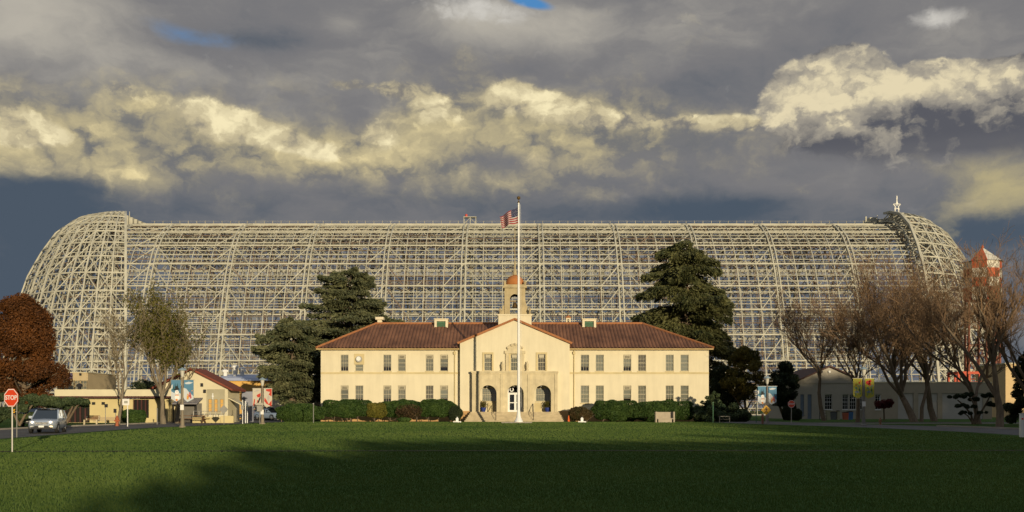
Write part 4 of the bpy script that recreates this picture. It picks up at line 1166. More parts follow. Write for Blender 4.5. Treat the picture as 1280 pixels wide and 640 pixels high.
# --- hedges and shrubs
def shrub(name, label, x0, x1, ytop, ybase, Y, lm, seed, group=None, boxy=.45, stems=True, depth=.8, ln=.13, gap=.22, per=None):
    """clipped shrub: leaves on a rounded box over short stems"""
    rg_ = np.random.default_rng(seed); m_ = Y/F; a = (x1-x0)/2*m_; cx_ = XA((x0+x1)/2, Y); zt = ZA(ytop, Y); zb = g(Y); hh = zt-zb
    z0 = zb + hh*gap; c = (zt-z0)/2; cz = z0+c; dpt = min(a, 1.4)*depth
    n = int(per or (5200*a*hh*.55+2500)); d = rvec(rg_, n); e = 2-boxy*1.4
    p = 2/(1-boxy*.62) 
    k = (np.abs(d[:,0])**p+np.abs(d[:,1])**p+np.abs(d[:,2])**p)**(-1/p)
    ph = rg_.random(6)*6.28
    bump_ = 1 + .05*np.sin(d[:,0]*7*max(1,a/2)+ph[0]) + .05*np.sin(d[:,2]*6+ph[1]+d[:,0]*4) + .04*np.sin(d[:,0]*15+ph[2])
    rr = k*bump_*(.90+.13*rg_.random(n))
    C = np.array([cx_, Y, cz]) + d*rr[:,None]*np.array([a, dpt, c])
    Nn = d + rvec(rg_, n)*.8; D = rvec(rg_, n)
    t_ = thing(name, label, 'shrub', (cx_, Y, zb), group)
    mb = MB(); mb.raw(*quads(C, D, Nn, ln*(.6+.9*rg_.random(n)), ln*.7*(.6+.8*rg_.random(n)))); mb.build('foliage', lm, t_)
    sg = []
    for q in range(max(3, int(a*2.2))):
        x = cx_ + (rg_.random()-.5)*1.5*a; y = Y+(rg_.random()-.5)*dpt
        sg.append(([(x,y,zb-.05),(x+rg_.normal()*.12,y,zb+hh*.25),(x+rg_.normal()*.4,y,zb+hh*.55)],[.05,.04,.02])); sg.append(([(x,y,zb+.1),(x+rg_.normal()*.5,y-.1,zb+hh*.5)],[.035,.015]))
    trunk_mesh(sg).build('stem', M_BARK, t_)
    # leafy heart so that the shrub is not hollow
    mb = MB(); n2 = int(n*.25); d = rvec(rg_, n2); C = np.array([cx_,Y,cz]) + d*(rg_.random(n2)**.4*.78)[:,None]*np.array([a,dpt,c]); mb.raw(*quads(C, rvec(rg_,n2), rvec(rg_,n2), ln*2.4*np.ones(n2), ln*2*np.ones(n2))); mb.build('inner_foliage', lm, t_)
    return t_
YH = 115.2
hg = 'clipped hedge shrubs along the building front'
shrub('hedge_shrub', 'large dark green dome shaped shrub left of the building under the low cedar', 345, 404, 505, 531, 112, L_HEDGE, 51, hg, .35, gap=.02)
shrub('hedge_shrub', 'flat topped green hedge shrub at the left corner of the building', 402, 464, 500, 529, YH, L_HEDGE, 52, hg, .6)
shrub('hedge_shrub', 'small yellowish hedge shrub in the left hedge row', 456, 486, 503.5, 529, YH-.2, L_HEDGEY, 53, hg, .3)
shrub('hedge_shrub', 'green hedge shrub with low brown undergrowth in the left row', 478, 528, 500.5, 529, YH+.2, L_HEDGE, 54, hg, .6)
shrub('hedge_shrub', 'rounded green hedge shrub ending the left row beside the gable block', 523, 570, 499.5, 529, YH, L_HEDGE, 55, hg, .55)
L_BRN = leafmat('brown_leaves', (0.05, 0.032, 0.016), (0.13, 0.085, 0.04), 0.2, 1.2)
shrub('bare_shrub', 'half bare brown shrub below the left hedge row', 494, 528, 506, 530, YH-1.3, L_BRN, 56, 'small shrubs at the building foot', .2, ln=.10, per=1800)
shrub('low_shrub', 'small dark upright shrub at the foot of the gable left of the stairs', 560, 578, 507, 530, YH-.6, L_DARK, 57, 'small shrubs at the building foot', .2, gap=.05)
shrub('low_shrub', 'tiny green shrub in front of the brown shrub', 497, 513, 522, 530, YH-2.2, L_HEDGE, 58, 'small shrubs at the building foot', .2, gap=.05)
shrub('low_shrub', 'rounded reddish green bush right of the stairs beside the cone', 711, 739, 508.5, 529, YH-1, leafmat('ruddy_leaves', (.035,.04,.012), (.12,.07,.03), .15, 1.0), 59, 'small shrubs at the building foot', .2, gap=.05)
shrub('hedge_shrub', 'flat topped green hedge shrub below the right wing windows', 741, 800, 500.5, 529, YH, L_HEDGE, 60, hg, .6, gap=.05)
shrub('hedge_shrub', 'long darker hedge shrub behind the stone bench at the right wing', 790, 867, 501.5, 529, YH, L_HEDGE, 61, hg, .6, gap=.05)
# spreading juniper mound
rg_ = np.random.default_rng(62); Yt = 113.5; X0 = XA(903, Yt); m_ = Yt/F; cs = []
for k in range(70):
    x = rg_.uniform(872, 936); top = np.interp(x, [868,885,893,905,925,940],[512,500,494,499,506,518]); y = rg_.uniform(top+4, 527); cs.append((XA(x,Yt), Yt+rg_.uniform(-1.6,1.6), ZA(y,Yt), rg_.uniform(.35,.6)))
for x_, y_ in ((878,503),(884,497),(890,495),(893,491),(897,494),(871,509)): cs.append((XA(x_,Yt), Yt, ZA(y_,Yt), .25))
leafy('juniper', 'wide dark feathery juniper mound at the right corner of the building', (X0,Yt,g(Yt)), cs, 300, .2, L_JUN, [([(X0,Yt,.3),(X0-.4,Yt,1.2),(X0-.6,Yt,2)],[.1,.07,.03])], 'shrub', None, 63, tn='stem')

def cloud_pine(name, label, pads, base, limbs, Y, lm, seed, cat='tree'):
    """pruned pine: flat needle pads on bare slanting limbs"""
    rg_ = np.random.default_rng(seed); m_ = Y/F; cs = []
    for x0, x1, y0, y1, dy in pads:
        n = max(5, int((x1-x0)/2.6))
        for _ in range(n):
            u = rg_.uniform(-1, 1); v = rg_.uniform(-1, 1)*math.sqrt(1-u*u*.8)
            r = (y1-y0)*.36*m_*rg_.uniform(.7, 1.1)
            cs.append((XA((x0+x1)/2+u*(x1-x0)/2*.86, Y), Y+dy+rg_.uniform(-1,1)*(x1-x0)*.3*m_, ZA((y0+y1)/2 + v*(y1-y0)*.16 + u*u*(y1-y0)*.18, Y), r))
    sg = [([(XA(x, Y), Y+dy, ZA(y, Y)) for x, y, dy in l], [max(.03, r*(1-.7*i/len(l))) for i in range(len(l))]) for l, r in limbs]
    return leafy(name, label, base, cs, 330, .17, lm, sg, cat, 'pruned pines by the roads', seed, sq=.7)
Yt = 84
cloud_pine('pruned_pine', 'low spreading pine with slanting bare trunks behind the silver car', [(0,34,500,512,.8),(30,58,496,510,.9),(56,84,500,512,.8),(-6,30,512,526,.7),(26,48,514,526,.6),(50,72,494,504,-.2),(84,106,499,510,.5),(-14,26,488,506,0),(20,62,489,504,.5),(50,84,494,510,-.5),(72,100,493,508,0),(90,113,495,508,-.3),(-10,20,504,520,.3),(18,44,503,516,-.6),(-20,6,515,530,0),(60,76,505,515,.6)], (XA(82,Yt),Yt,g(Yt)),
    [([(80,533,0),(88,521,0),(97,508,-.2),(104,502,-.3)],.13),([(79,533,.2),(84,518,.3),(92,503,.2)],.12),([(78,533,.4),(76,516,.4),(64,504,.4)],.12),([(24,532,0),(33,516,0),(40,503,.4)],.12),([(24,532,.1),(16,515,0),(6,502,0)],.12)], Yt, L_JUN, 71)
Yt = 96
cloud_pine('pruned_pine', 'tiered dark pine with open flat pads right of the garage doors', [(1187,1208,491,499,0),(1205,1222,489,497,.3),(1192,1206,502,510,-.3),(1198,1214,512,519,0),(1212,1232,495,503,.4),(1224,1244,490,498,-.2),(1228,1246,501,509,.2),(1208,1222,505,511,0),(1222,1238,512,518,0)], (XA(1216,Yt),Yt,g(Yt)),
    [([(1216,530,0),(1214,518,0),(1206,508,0),(1197,500,0)],.12),([(1217,530,0),(1220,514,0),(1216,502,0),(1212,494,.2)],.12),([(1218,530,0),(1226,516,0),(1234,502,0),(1238,494,0)],.12),([(1217,530,.1),(1210,520,0),(1202,514,0)],.08)], Yt, L_DARK, 72)
# dark conifer at the right border
rg_ = np.random.default_rng(73); Yt = 92; X0 = XA(1283,Yt); m_ = Yt/F
ol = [((531-y)*m_, (1283-l)*m_, 30*m_) for y, l in ((527,1262),(515,1250),(500,1252),(488,1262),(478,1256),(468,1264),(458,1266),(448,1274),(440,1280))]
leafy('conifer', 'ragged dark conifer cut off by the right border', (X0,Yt,g(Yt)), crown_from_outline(rg_, X0,Yt,g(Yt),ol,.9,60,.35,.62), 330, .2, L_DARK, [([(X0,Yt,.2),(X0,Yt,3),(X0,Yt,6)],[.2,.15,.04])], seed=74)
# small red topiary
Yt = 128; X0 = XA(1104.5,Yt); rg_ = np.random.default_rng(75)
cs = [(XA(rg_.uniform(1097,1112.5),Yt), Yt+rg_.uniform(-.6,.6), ZA(rg_.uniform(501,507.5),Yt), .42) for _ in range(16)]
leafy('topiary_tree', 'small mushroom shaped tree with dark red leaves before the right building', (X0,Yt,g(Yt)), cs, 300, .16, L_RED, [([(X0+.1,Yt,g(Yt)-.1),(X0+.05,Yt,g(Yt)+1.2),(X0,Yt,g(Yt)+2.1)],[.11,.09,.05])], seed=76)
for x0, x1, yt, yb, Y, sd, lb in ((978,990,508,524,130,81,'small clipped dark shrub left of the right stop sign'), (990,1002,511.5,524,128,82,'low dark shrub right of the right stop sign'), (986,995,502,522,138,83,'narrow dark shrub behind the right stop sign')):
    shrub('low_shrub', lb, x0, x1, yt, yb, Y, L_DARK, sd, 'shrubs before the right building', .4, gap=.03)
shrub('hedge_shrub', 'box shaped green hedge under the left bare trees', 153, 181, 512.5, 528, 104, L_HEDGE, 84, None, .7, gap=.02)
Yt=112; rg_ = np.random.default_rng(85); X0=XA(196,Yt)
leafy('broadleaf_tree', 'dark bushy evergreen hidden behind the left half leafed tree', (X0,Yt,g(Yt)), [(XA(rg_.uniform(176,216),Yt),Yt+rg_.uniform(-1.5,1.5),ZA(rg_.uniform(476,512),Yt),rg_.uniform(.5,.8)) for _ in range(40)], 300, .2, L_DARK, [([(X0,Yt,.2),(X0,Yt,3),(X0,Yt,4)],[.2,.15,.04])], seed=86)

# --- bare and half-bare winter trees
rg_l = random.Random(4)
bt = lambda x, yb, ytop, Y=None: (lambda Y_: ((XA(x,Y_), Y_, g(Y_)), (yb-ytop)*Y_/F))(Y or GY(yb))
b, h = bt(148, 531.5, 386, 94); bare_tree('bare_tree', 'slim bare grey tree left of the half leafed tree', b, h, .38, .16, 91, (.02,0), 4, .35, .8, M_TWIGG, M_BARKG, .75)
b, h = bt(204, 530, 368, 98); bare_tree('half_bare_tree', 'vase shaped pale tree still holding olive leaves at its upper left', b, h, .42, .30, 192, (.03,0), 8, .20, 1.2, M_TWIGG, M_BARKG, 1.05, wide=1.0, leaves=(L_SPARSE, .6, .22, lambda x,y,z: rg_l.random() < (.9 if x < b[0]+1.2 else .35)))
b, h = bt(221, 530, 420, 102); bare_tree('bare_tree', 'short bare grey tree behind the left snowman banners', b, h, .4, .2, 93, (0,0), 4, .4, .7, M_TWIGG, M_BARKG, .8)
b, h = bt(1030, 525, 366, 125); bare_tree('bare_tree', 'bare tree with a bent leaning trunk before the right gable', b, h, .55, .28, 94, (-.14,0), 7, .38, .75, M_TWIG, M_BARK, 1.0, wide=1.1)
b, h = bt(1072, 529, 378, 108); bare_tree('bare_tree', 'bare brown tree behind the yellow flower banners', b, h, .72, .24, 95, (-.03,0), 8, .30, .7, M_TWIG, M_BARK, 1.1, wide=1.25)
b, h = bt(1143, 528, 330, 112); bare_tree('bare_tree', 'largest bare brown tree with wide spreading limbs at the garage doors', b, h, .80, .44, 96, (0,0), 9, .16, .75, M_TWIG, M_BARK, 1.15, wide=1.2)
b, h = bt(1152, 528, 336, 116); bare_tree('bare_tree', 'straight slim bare tree close behind the largest one', b, h, .6, .24, 97, (.03,0), 7, .3, .75, M_TWIG, M_BARK, 1.0)
b, h = bt(1168, 527, 334, 120); bare_tree('bare_tree', 'thick trunked bare tree between the two garage doors', b, h, .72, .40, 98, (.03,0), 8, .26, .75, M_TWIG, M_BARK, 1.1, wide=1.15)
b, h = bt(1224, 531, 350, 99); bare_tree('bare_tree', 'dark bare tree with crooked trunk behind the tiered pine', b, h, .65, .26, 99, (-.10,0), 8, .28, .8, M_TWIG, M_BARK, 1.15, wide=1.15)
b, h = bt(1250, 533.5, 318, 86); bare_tree('bare_tree', 'tall bare tree with reddish twigs in front of the checkered tower', b, h, .60, .34, 100, (-.02,0), 8, .3, .85, M_TWIG, M_BARK, 1.0, wide=.85)
b, h = bt(1292, 533.5, 306, 90); bare_tree('bare_tree', 'bare tree rising at the right border with upright dark limbs', b, h, .5, .3, 101, (-.05,0), 6, .25, .8, M_TWIG, M_BARK, .95)

# --- unseen belt of trees behind the viewer, heights shaped to throw shade over the lawn
rg_ = np.random.default_rng(5); cs = []; 
xs_ = [17, 20, 22.5, 26, 30, 36, 44, 60, 70, 78, 86, 94, 110, 130, 160, 220, 260]; hs_ = [1.0, 6.0, 9.0, 10.9, 12.2, 13.1, 13.0, 13.9, 15.0, 17.5, 20.6, 23.5, 27.6, 31.5, 31.0, 29.0, 27.0]
x = 16.0
while x < 258:
    H_ = float(np.interp(x, xs_, hs_)) * rg_.uniform(.97, 1.02); r = 1.5
    z = .8
    while z < H_-r*.6:
        cs.append((x+rg_.uniform(-.6,.6), -60+rg_.uniform(-2.5,2.5), z, r)); z += 1.35
    x += 1.0
mb = MB(); mb.raw(*clumps(rg_, cs, 46, 1.25, 1.0)); tag(mb.build('shade_belt', L_DARK, origin=(80,-60,0)), 'unseen belt of tall dark trees behind the viewer, shaped to shade the lawn', 'wood', kind='stuff')
# ---------------------------------------------------------------- low buildings on the left
M_YEL = mat('yellow_stucco', (0.62, 0.52, 0.27), 0.9, 0.08, 0.6)
M_CRM = mat('pale_stucco', (0.66, 0.60, 0.42), 0.9, 0.08, 0.6, bump=0.2)
M_MAROON = mat('maroon_eave', (0.075, 0.028, 0.025), 0.7, 0.2, 1)
M_REDROOF = mat('red_roof', (0.22, 0.06, 0.035), 0.8, 0.25, 1.2, bump=0.4, stretch=(.6, 4, 1))
M_TAN = mat('tan_block', (0.50, 0.40, 0.24), 0.9, 0.1, 0.8)
M_SAGE = mat('sage_panel', (0.40, 0.37, 0.26), 0.85, 0.1, 1)
M_ORANGE = mat('orange_stucco', (0.66, 0.40, 0.12), 0.9, 0.08, .5)
M_BLUEROOF = mat('pale_blue_roof', (0.42, 0.46, 0.58), 0.6, 0.08, .5)
M_GREYW = mat('grey_wall', (0.42, 0.385, 0.32), 0.9, 0.08, 0.5, bump=.2)
M_GREYW2 = mat('garage_wall', (0.40, 0.345, 0.26), 0.9, 0.1, 0.5, bump=.2)
M_GDOOR = mat('garage_door', (0.50, 0.48, 0.44), 0.7, 0.08, .6)
M_WOOD = mat('brown_wood', (0.17, 0.09, 0.045), 0.8, 0.25, 2, stretch=(1,1,5))
M_BLUED = mat('blue_door', (0.16, 0.20, 0.26), 0.6, 0.1, 2)

Y = 106.0; z0 = g(Y); X = lambda p, q=Y: XA(p, q); Z = lambda p, q=Y: ZA(p, q)
B = thing('canteen_building', 'low flat roofed yellow building with maroon eave behind the left bare trees', 'building', (X(150),Y,z0))
mb = MB(); xa, xb = X(78), X(214); hol = [(X(80), X(112), z0+.02, Z(499.5)), (X(166), X(186), z0+.5, Z(499.5))]
wall_y(mb, xa, xb, z0-.2, Z(498), Y, hol, .5); mb.quad((xb,Y,z0-.2),(xb,Y+9,z0-.2),(xb,Y+9,Z(498)),(xb,Y,Z(498))); mb.quad((xa,Y,z0-.2),(xa,Y,Z(498)),(xa,Y+9,Z(498)),(xa,Y+9,z0-.2)); mb.quad((xa,Y+9,z0-.2),(xb,Y+9,z0-.2),(xb,Y+9,Z(498)),(xa,Y+9,Z(498))); mb.build('wall', M_YEL, B)
mb = MB(); mb.box(xa-.4, xb+.3, Y-.9, Y+9.3, Z(495.2,Y-.9), Z(486.8,Y-.9)); r_ = mb.build('roof', M_CRM, B)
mb = MB(); mb.box(xa-.45, xb+.35, Y-.95, Y-.4, Z(497.6,Y-.9), Z(495.2,Y-.9)-.002); mb.build('fascia', M_MAROON, r_)
mb = MB(); mb.box(X(99), X(101.5), Y-.4, Y, Z(487,Y), Z(483.5,Y)); mb.lathe((X(100.3),Y-.2,Z(483.5,Y)), [(.3,0),(.3,.2),(.1,.35)], 8); mb.build('vent', M_IRON, r_)  # dark lamp head silhouette, built here as a roof vent
for a, b, c, d in hol:
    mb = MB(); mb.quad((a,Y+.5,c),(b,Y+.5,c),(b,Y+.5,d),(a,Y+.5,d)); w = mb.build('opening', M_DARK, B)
    mb = MB()
    n_ = 4 if b-a < 2.5 else 5
    for i in range(n_+1): x = a+(b-a)*i/n_; mb.box(x-.07, x+.07, Y+.2, Y+.32, c, d)
    mb.build('post', M_MAROON, w)
mb = MB(); mb.box(X(116.5), X(144), Y-.09, Y-.003, Z(526.5), Z(521)); 
for q in (523, 524.8): mb.box(X(116.5)-.03, X(144)+.03, Y-.12, Y-.09, Z(q)-.03, Z(q)+.03)
mb.build('wainscot', M_TAN, B)
for px in (117.5, 129.5):
    mb = MB(); mb.box(X(px)-.14, X(px)+.14, Y-.2, Y-.003, Z(505.8), Z(502.6)); mb.build('wall_lamp', M_IRON, B)
# tan block behind
Y = 121.0; z0 = g(Y)
B = thing('tan_block_building', 'tan block building with three small windows rising behind the yellow canteen', 'building', (X(92,Y),Y,z0))
mb = MB(); ws_ = [(X(p,Y)-.42, X(p,Y)+.42, Z(487,Y), Z(475.5,Y)) for p in (88.5,96.5,104)]
wall_y(mb, X(72,Y), X(108.5,Y), z0-.2, Z(465.8,Y), Y, ws_, .3); mb.box(X(72,Y), X(108.5,Y), Y+.31, Y+9, z0-.2, Z(465.8,Y)-.01); mb.build('wall', M_TAN, B)
mb = MB(); mb.box(X(72,Y)-.1, X(108.5,Y)+.1, Y-.1, Y+9.1, Z(465.8,Y), Z(465,Y)); mb.build('roof', M_CRM, B)
for h in ws_:
    w = window(B, *h, Y, muntin=(2,3), fm=M_TAN)
mb = MB(); mb.box(X(99.5,Y), X(102,Y), Y-.12, Y-.003, Z(469.5,Y), Z(466.5,Y)); mb.build('vent', M_IRON, B)
mb = MB(); mb.box(X(84,Y), X(91.6,Y), Y-.35, Y-.15, Z(474,Y), Z(466.4,Y)); mb.box(X(86,Y),X(87,Y),Y-.15,Y,Z(471,Y),Z(469,Y)); mb.build('sign_board', mat('violet_board', (.10,.085,.16), .6, .1), B)

# gabled cream building with red roof
Y = 107.0; z0 = g(Y); ax, ex = X(236), X(281.5); hwid = ex-ax
B = thing('gabled_building', 'cream gabled building with dark red roof and a lean-to awning left of the cedar', 'building', (ax,Y,z0))
za, ze_ = Z(462.5), Z(485.5); dep = 4.6
wn_ = [(X(p), X(p)+.34, Z(515), Z(499)) for p in (256.6, 264, 271.4)]
pn_ = (X(254.5), X(277.5), z0+.9, Z(486.5))
mb = MB(); wall_y(mb, ax-hwid, ex, z0-.2, ze_, Y, [pn_], .09); mb.poly([(ax-hwid,Y,ze_),(ex,Y,ze_),(ax,Y,za)])
mb.quad((ex,Y,z0-.2),(ex,Y+dep,z0-.2),(ex,Y+dep,ze_),(ex,Y,ze_)); mb.quad((ax-hwid,Y,z0-.2),(ax-hwid,Y,ze_),(ax-hwid,Y+dep,ze_),(ax-hwid,Y+dep,z0-.2)); mb.poly([(ax-hwid,Y+dep,z0-.2),(ax-hwid,Y+dep,ze_),(ax,Y+dep,za),(ex,Y+dep,ze_),(ex,Y+dep,z0-.2)])
mb.build('wall', M_CRM, B)
mb = MB(); wall_y(mb, pn_[0], pn_[1], pn_[2], pn_[3], Y+.09, wn_, .2); pl = mb.build('recessed_panel', M_SAGE, B)
for h in wn_:
    mb = MB(); mb.quad((h[0],Y+.25,h[2]),(h[1],Y+.25,h[2]),(h[1],Y+.25,h[3]),(h[0],Y+.25,h[3])); w = mb.build('slot_window', M_ORANGE, B); w['label'] = 'narrow slot window coloured orange as if lit'  # orange-lit look of the slots put into the colour
    mb = MB()
    for q in (.3, .68): zz = h[2]+(h[3]-h[2])*q; mb.box(h[0],h[1],Y+.2,Y+.25,zz-.03,zz+.03)
    mb.build('glazing_bar', M_TAN, w)
mb = MB(); sl_ = (za-ze_)/hwid; ov=.6
for s_ in (-1,1):
    x1 = ax+s_*(hwid+ov); z1 = ze_-sl_*ov
    mb.add([(ax,Y-.5,za+.05),(x1,Y-.5,z1+.05),(x1,Y+dep+.4,z1+.05),(ax,Y+dep+.4,za+.05),(ax,Y-.5,za+.27),(x1,Y-.5,z1+.27),(x1,Y+dep+.4,z1+.27),(ax,Y+dep+.4,za+.27)],[(0,1,2,3),(4,5,6,7),(0,4,5,1),(1,5,6,2),(2,6,7,3)])
rf2 = mb.build('roof', M_REDROOF, B)
for k, (px, py) in enumerate(((249,480.5),(252.5,488.5))):
    mb = MB(); mb.box(X(px)-.12,X(px)+.12,Y-.2,Y-.003,Z(py)-.2,Z(py)+.15); mb.build('wall_lamp', M_IRON, B)
mb = MB(); mb.box(X(262.2),X(263.4),Y-.12,Y-.003,Z(499),Z(491.5)); mb.box(X(261.6),X(264),Y-.14,Y-.003,Z(496),Z(494.5)); mb.build('vent_pipe', M_WHITE, B)
# lean-to awning at the left, and porch on the right side
mb = MB(); a, b = X(219), X(250); mb.add([(a,Y-2,Z(504)),(b,Y-2,Z(504)),(b,Y,Z(497)),(a,Y,Z(497)),(a,Y-2,Z(504)-.12),(b,Y-2,Z(504)-.12),(b,Y,Z(497)-.12),(a,Y,Z(497)-.12)],[(0,1,2,3),(4,7,6,5),(0,4,5,1),(1,5,6,2),(3,0,4,7)]); aw = mb.build('awning', mat('slate_awning', (.20,.19,.20), .7), B)
mb = MB()
for x in (a+.1, b-.1): mb.tube([(x,Y-1.9,z0-.1),(x,Y-1.9,Z(504)-.1)], .06, 6)
mb.build('awning_post', M_IRON, aw)
mb = MB(); mb.quad((a,Y-.02,z0),(b-.1,Y-.02,z0),(b-.1,Y-.02,Z(504)),(a,Y-.02,Z(504))); mb.build('shaded_glazing', mat('shaded_grey', (.16,.15,.13), .6, .15), B)  # dark sheet under the awning, shade put into its grey
mb = MB(); mb.box(X(248), X(292), Y-3.0, Y-2.8, z0-.1, Z(521)); mb.box(X(283), X(299), Y-3.2, Y-2.9, z0-.1, Z(519.6)); rp_ = mb.build('ramp_wall', M_YEL, B)
mb = MB()
for i in range(7): x = X(249)+i*(X(290)-X(249))/6; mb.tube([(x,Y-2.9,Z(521)-.1),(x,Y-2.9,Z(514))], .025, 5)
mb.tube([(X(249),Y-2.9,Z(514)),(X(290),Y-2.9,Z(514))], .03, 5); mb.tube([(X(249),Y-2.9,Z(517.5)),(X(290),Y-2.9,Z(517.5))], .02, 5); mb.build('ramp_railing', M_METAL, rp_)
mb = MB(); mb.add([(ex,Y+.2,Z(497)),(ex+1.7,Y+.2,Z(507.5)),(ex+1.7,Y+2.6,Z(507.5)),(ex,Y+2.6,Z(497)),(ex,Y+.2,Z(497)-.1),(ex+1.7,Y+.2,Z(507.5)-.1),(ex+1.7,Y+2.6,Z(507.5)-.1),(ex,Y+2.6,Z(497)-.1)],[(0,1,2,3),(4,7,6,5),(0,4,5,1),(1,5,6,2),(2,6,7,3)]); mb.build('side_awning', M_CRM, B)
mb = MB(); mb.box(ex+.02, ex+1.25, Y+5.5, Y+5.8, z0-.1, Z(489.5,Y+5.5)); mb.build('annex_wall', mat('shaded_annex_blue', (.27,.28,.33), .85, .08), B)  # wall in shade, its blue-grey shade put into the colour

# orange hall with pale blue barrel roof, white wall running right
Y = 142.0; z0 = g(Y)
B = thing('orange_hall', 'orange hall with pale blue curved roof behind the gabled building', 'building', (X(310),Y,z0))
xa, xb = XA(276,Y), XA(345,Y); zt_ = ZA(476,Y)
mb = MB(); mb.box(xa, xb, Y, Y+18, z0-.2, zt_); mb.build('wall', M_ORANGE, B)
n=10; mb = MB(); mb.prismx([(Y-.4,zt_)]+[(Y+9-9.4*math.cos(math.pi*i/n), zt_+.02+1.15*math.sin(math.pi*i/n)) for i in range(n+1)], xa-.3, xb+.3); rf3 = mb.build('roof', M_BLUEROOF, B)
for px, h_ in ((281.5,.8),(294,1.4),(302.8,1.1),(331.5,1.3)):
    mb = MB(); mb.lathe((XA(px,Y+2),Y+2,zt_+.5), [(.28,0),(.28,h_),(.5,h_),(.5,h_+.25),(.1,h_+.4)], 8); mb.build('roof_vent', M_WHITE, rf3)
mb = MB(); mb.box(XA(314.5,Y), XA(404,Y), Y-1.2, Y-.8, z0-.2, ZA(489,Y-1)); mb.build('white_wall', mat('warm_white_wall', (.74,.68,.52), .9, .06), B)
mb = MB(); mb.box(XA(334,Y), XA(340.5,Y), Y-1.32, Y-1.2, z0, ZA(490,Y-1)); mb.build('orange_pier', M_ORANGE, B)

# ---------------------------------------------------------------- right-hand buildings
Y = 150.0; z0 = g(Y)
B = thing('gabled_office', 'grey beige gabled building in shade behind the bent bare tree on the right', 'building', (XA(1037,Y),Y,z0))
ax, ex = XA(1037,Y), XA(1080,Y); hwid = ex-ax; za, ze_ = Z(459,Y), Z(478,Y)
wins = [(XA(1031,Y),XA(1040.3,Y),Z(512,Y),Z(493,Y)),(XA(1053,Y),XA(1060.5,Y),Z(512,Y),Z(493,Y)),(XA(1062,Y),XA(1070,Y),Z(512,Y),Z(493,Y)),(XA(1071.5,Y),XA(1078,Y),Z(512,Y),Z(493,Y))]
dr = [(XA(1000.5,Y),XA(1005,Y),z0+.4,Z(493,Y)),(XA(1009.5,Y),XA(1014.5,Y),z0+.02,Z(493,Y))]
mb = MB(); wall_y(mb, ax-hwid, ex, z0-.2, ze_, Y, wins+dr, .28); mb.poly([(ax-hwid,Y,ze_),(ex,Y,ze_),(ax,Y,za)])
mb.quad((ax-hwid,Y,z0-.2),(ax-hwid,Y,ze_),(ax-hwid,Y+16,ze_),(ax-hwid,Y+16,z0-.2)); mb.quad((ex,Y,z0-.2),(ex,Y+16,z0-.2),(ex,Y+16,ze_),(ex,Y,ze_)); wl2 = mb.build('wall', M_GREYW, B)
mb = MB(); mb.box(ax-hwid, ex, Y-.08, Y-.003, ze_-.1, ze_+.08); mb.build('string_course', M_GREYW, wl2)
mb = MB(); sl_ = (za-ze_)/hwid; ov=.5
for s_ in (-1,1):
    x1 = ax+s_*(hwid+ov); z1 = ze_-sl_*ov
    mb.add([(ax,Y-.4,za+.02),(x1,Y-.4,z1+.02),(x1,Y+16.4,z1+.02),(ax,Y+16.4,za+.02),(ax,Y-.4,za+.25),(x1,Y-.4,z1+.25),(x1,Y+16.4,z1+.25),(ax,Y+16.4,za+.25)],[(0,1,2,3),(4,5,6,7),(0,4,5,1),(1,5,6,2),(2,6,7,3)])
mb.build('roof', mat('brown_roof', (.085,.045,.036), .85, .25, 1.0), B)
for h in wins: window(B, *h, Y, muntin=(3,4), blind_to=.85, fm=M_WHITE)
for h in dr:
    mb = MB(); mb.box(h[0],h[1],Y+.1,Y+.16,h[2],h[3]); d_ = mb.build('door', M_BLUED, B)
    mb = MB(); mb.box(h[0]+.1,h[0]+.16,Y+.04,Y+.1,h[2]+.95,h[2]+1.1); mb.build('handle', M_METAL, d_)
for px in (1027, 1036.5):
    mb = MB(); mb.box(XA(px,Y)-.14,XA(px,Y)+.14,Y-.22,Y-.003,Z(466,Y),Z(463.4,Y)); mb.build('wall_lamp', M_WHITE if px > 1030 else M_IRON, B)
Yg = 149.0; z0 = g(Yg)
B = thing('garage_building', 'long flat roofed beige garage with pale roller doors behind the right bare trees', 'building', (XA(1150,Yg),Yg,z0))
xa, xb = XA(1081.5,Yg), XA(1240,Yg); zt_ = Z(478.5,Yg)
drs = [(XA(1122.5,Yg),XA(1142,Yg)),(XA(1148,Yg),XA(1172,Yg)),(XA(1178,Yg),XA(1229,Yg))]
wg = (XA(1094,Yg),XA(1101,Yg),Z(512,Yg),Z(493,Yg))
mb = MB(); wall_y(mb, xa, xb, z0-.2, zt_, Yg, [wg]+[(a,b,z0,Z(491.5,Yg)) for a,b in drs], .3); mb.quad((xa,Yg,z0-.2),(xa,Yg,zt_),(xa,Yg+20,zt_),(xa,Yg+20,z0-.2)); mb.quad((xb,Yg,z0-.2),(xb,Yg+20,z0-.2),(xb,Yg+20,zt_),(xb,Yg,zt_)); mb.build('wall', M_GREYW2, B)
mb = MB(); mb.box(xa, xb, Yg-.05, Yg+20, zt_, zt_+.15); rf4 = mb.build('roof', M_CRM, B)
window(B, *wg, Yg, muntin=(2,4), blind_to=.85, fm=M_WHITE)
for a, b in drs:
    mb = MB(); n=9; zz0, zz1 = z0, Z(491.5,Yg)
    for i in range(n): mb.box(a+.02, b-.02, Yg+.15, Yg+.2, zz0+(zz1-zz0)*i/n+.02, zz0+(zz1-zz0)*(i+1)/n-.02)
    mb.box(a, b, Yg+.2, Yg+.22, zz0, zz1); mb.build('roller_door', M_GDOOR, B)
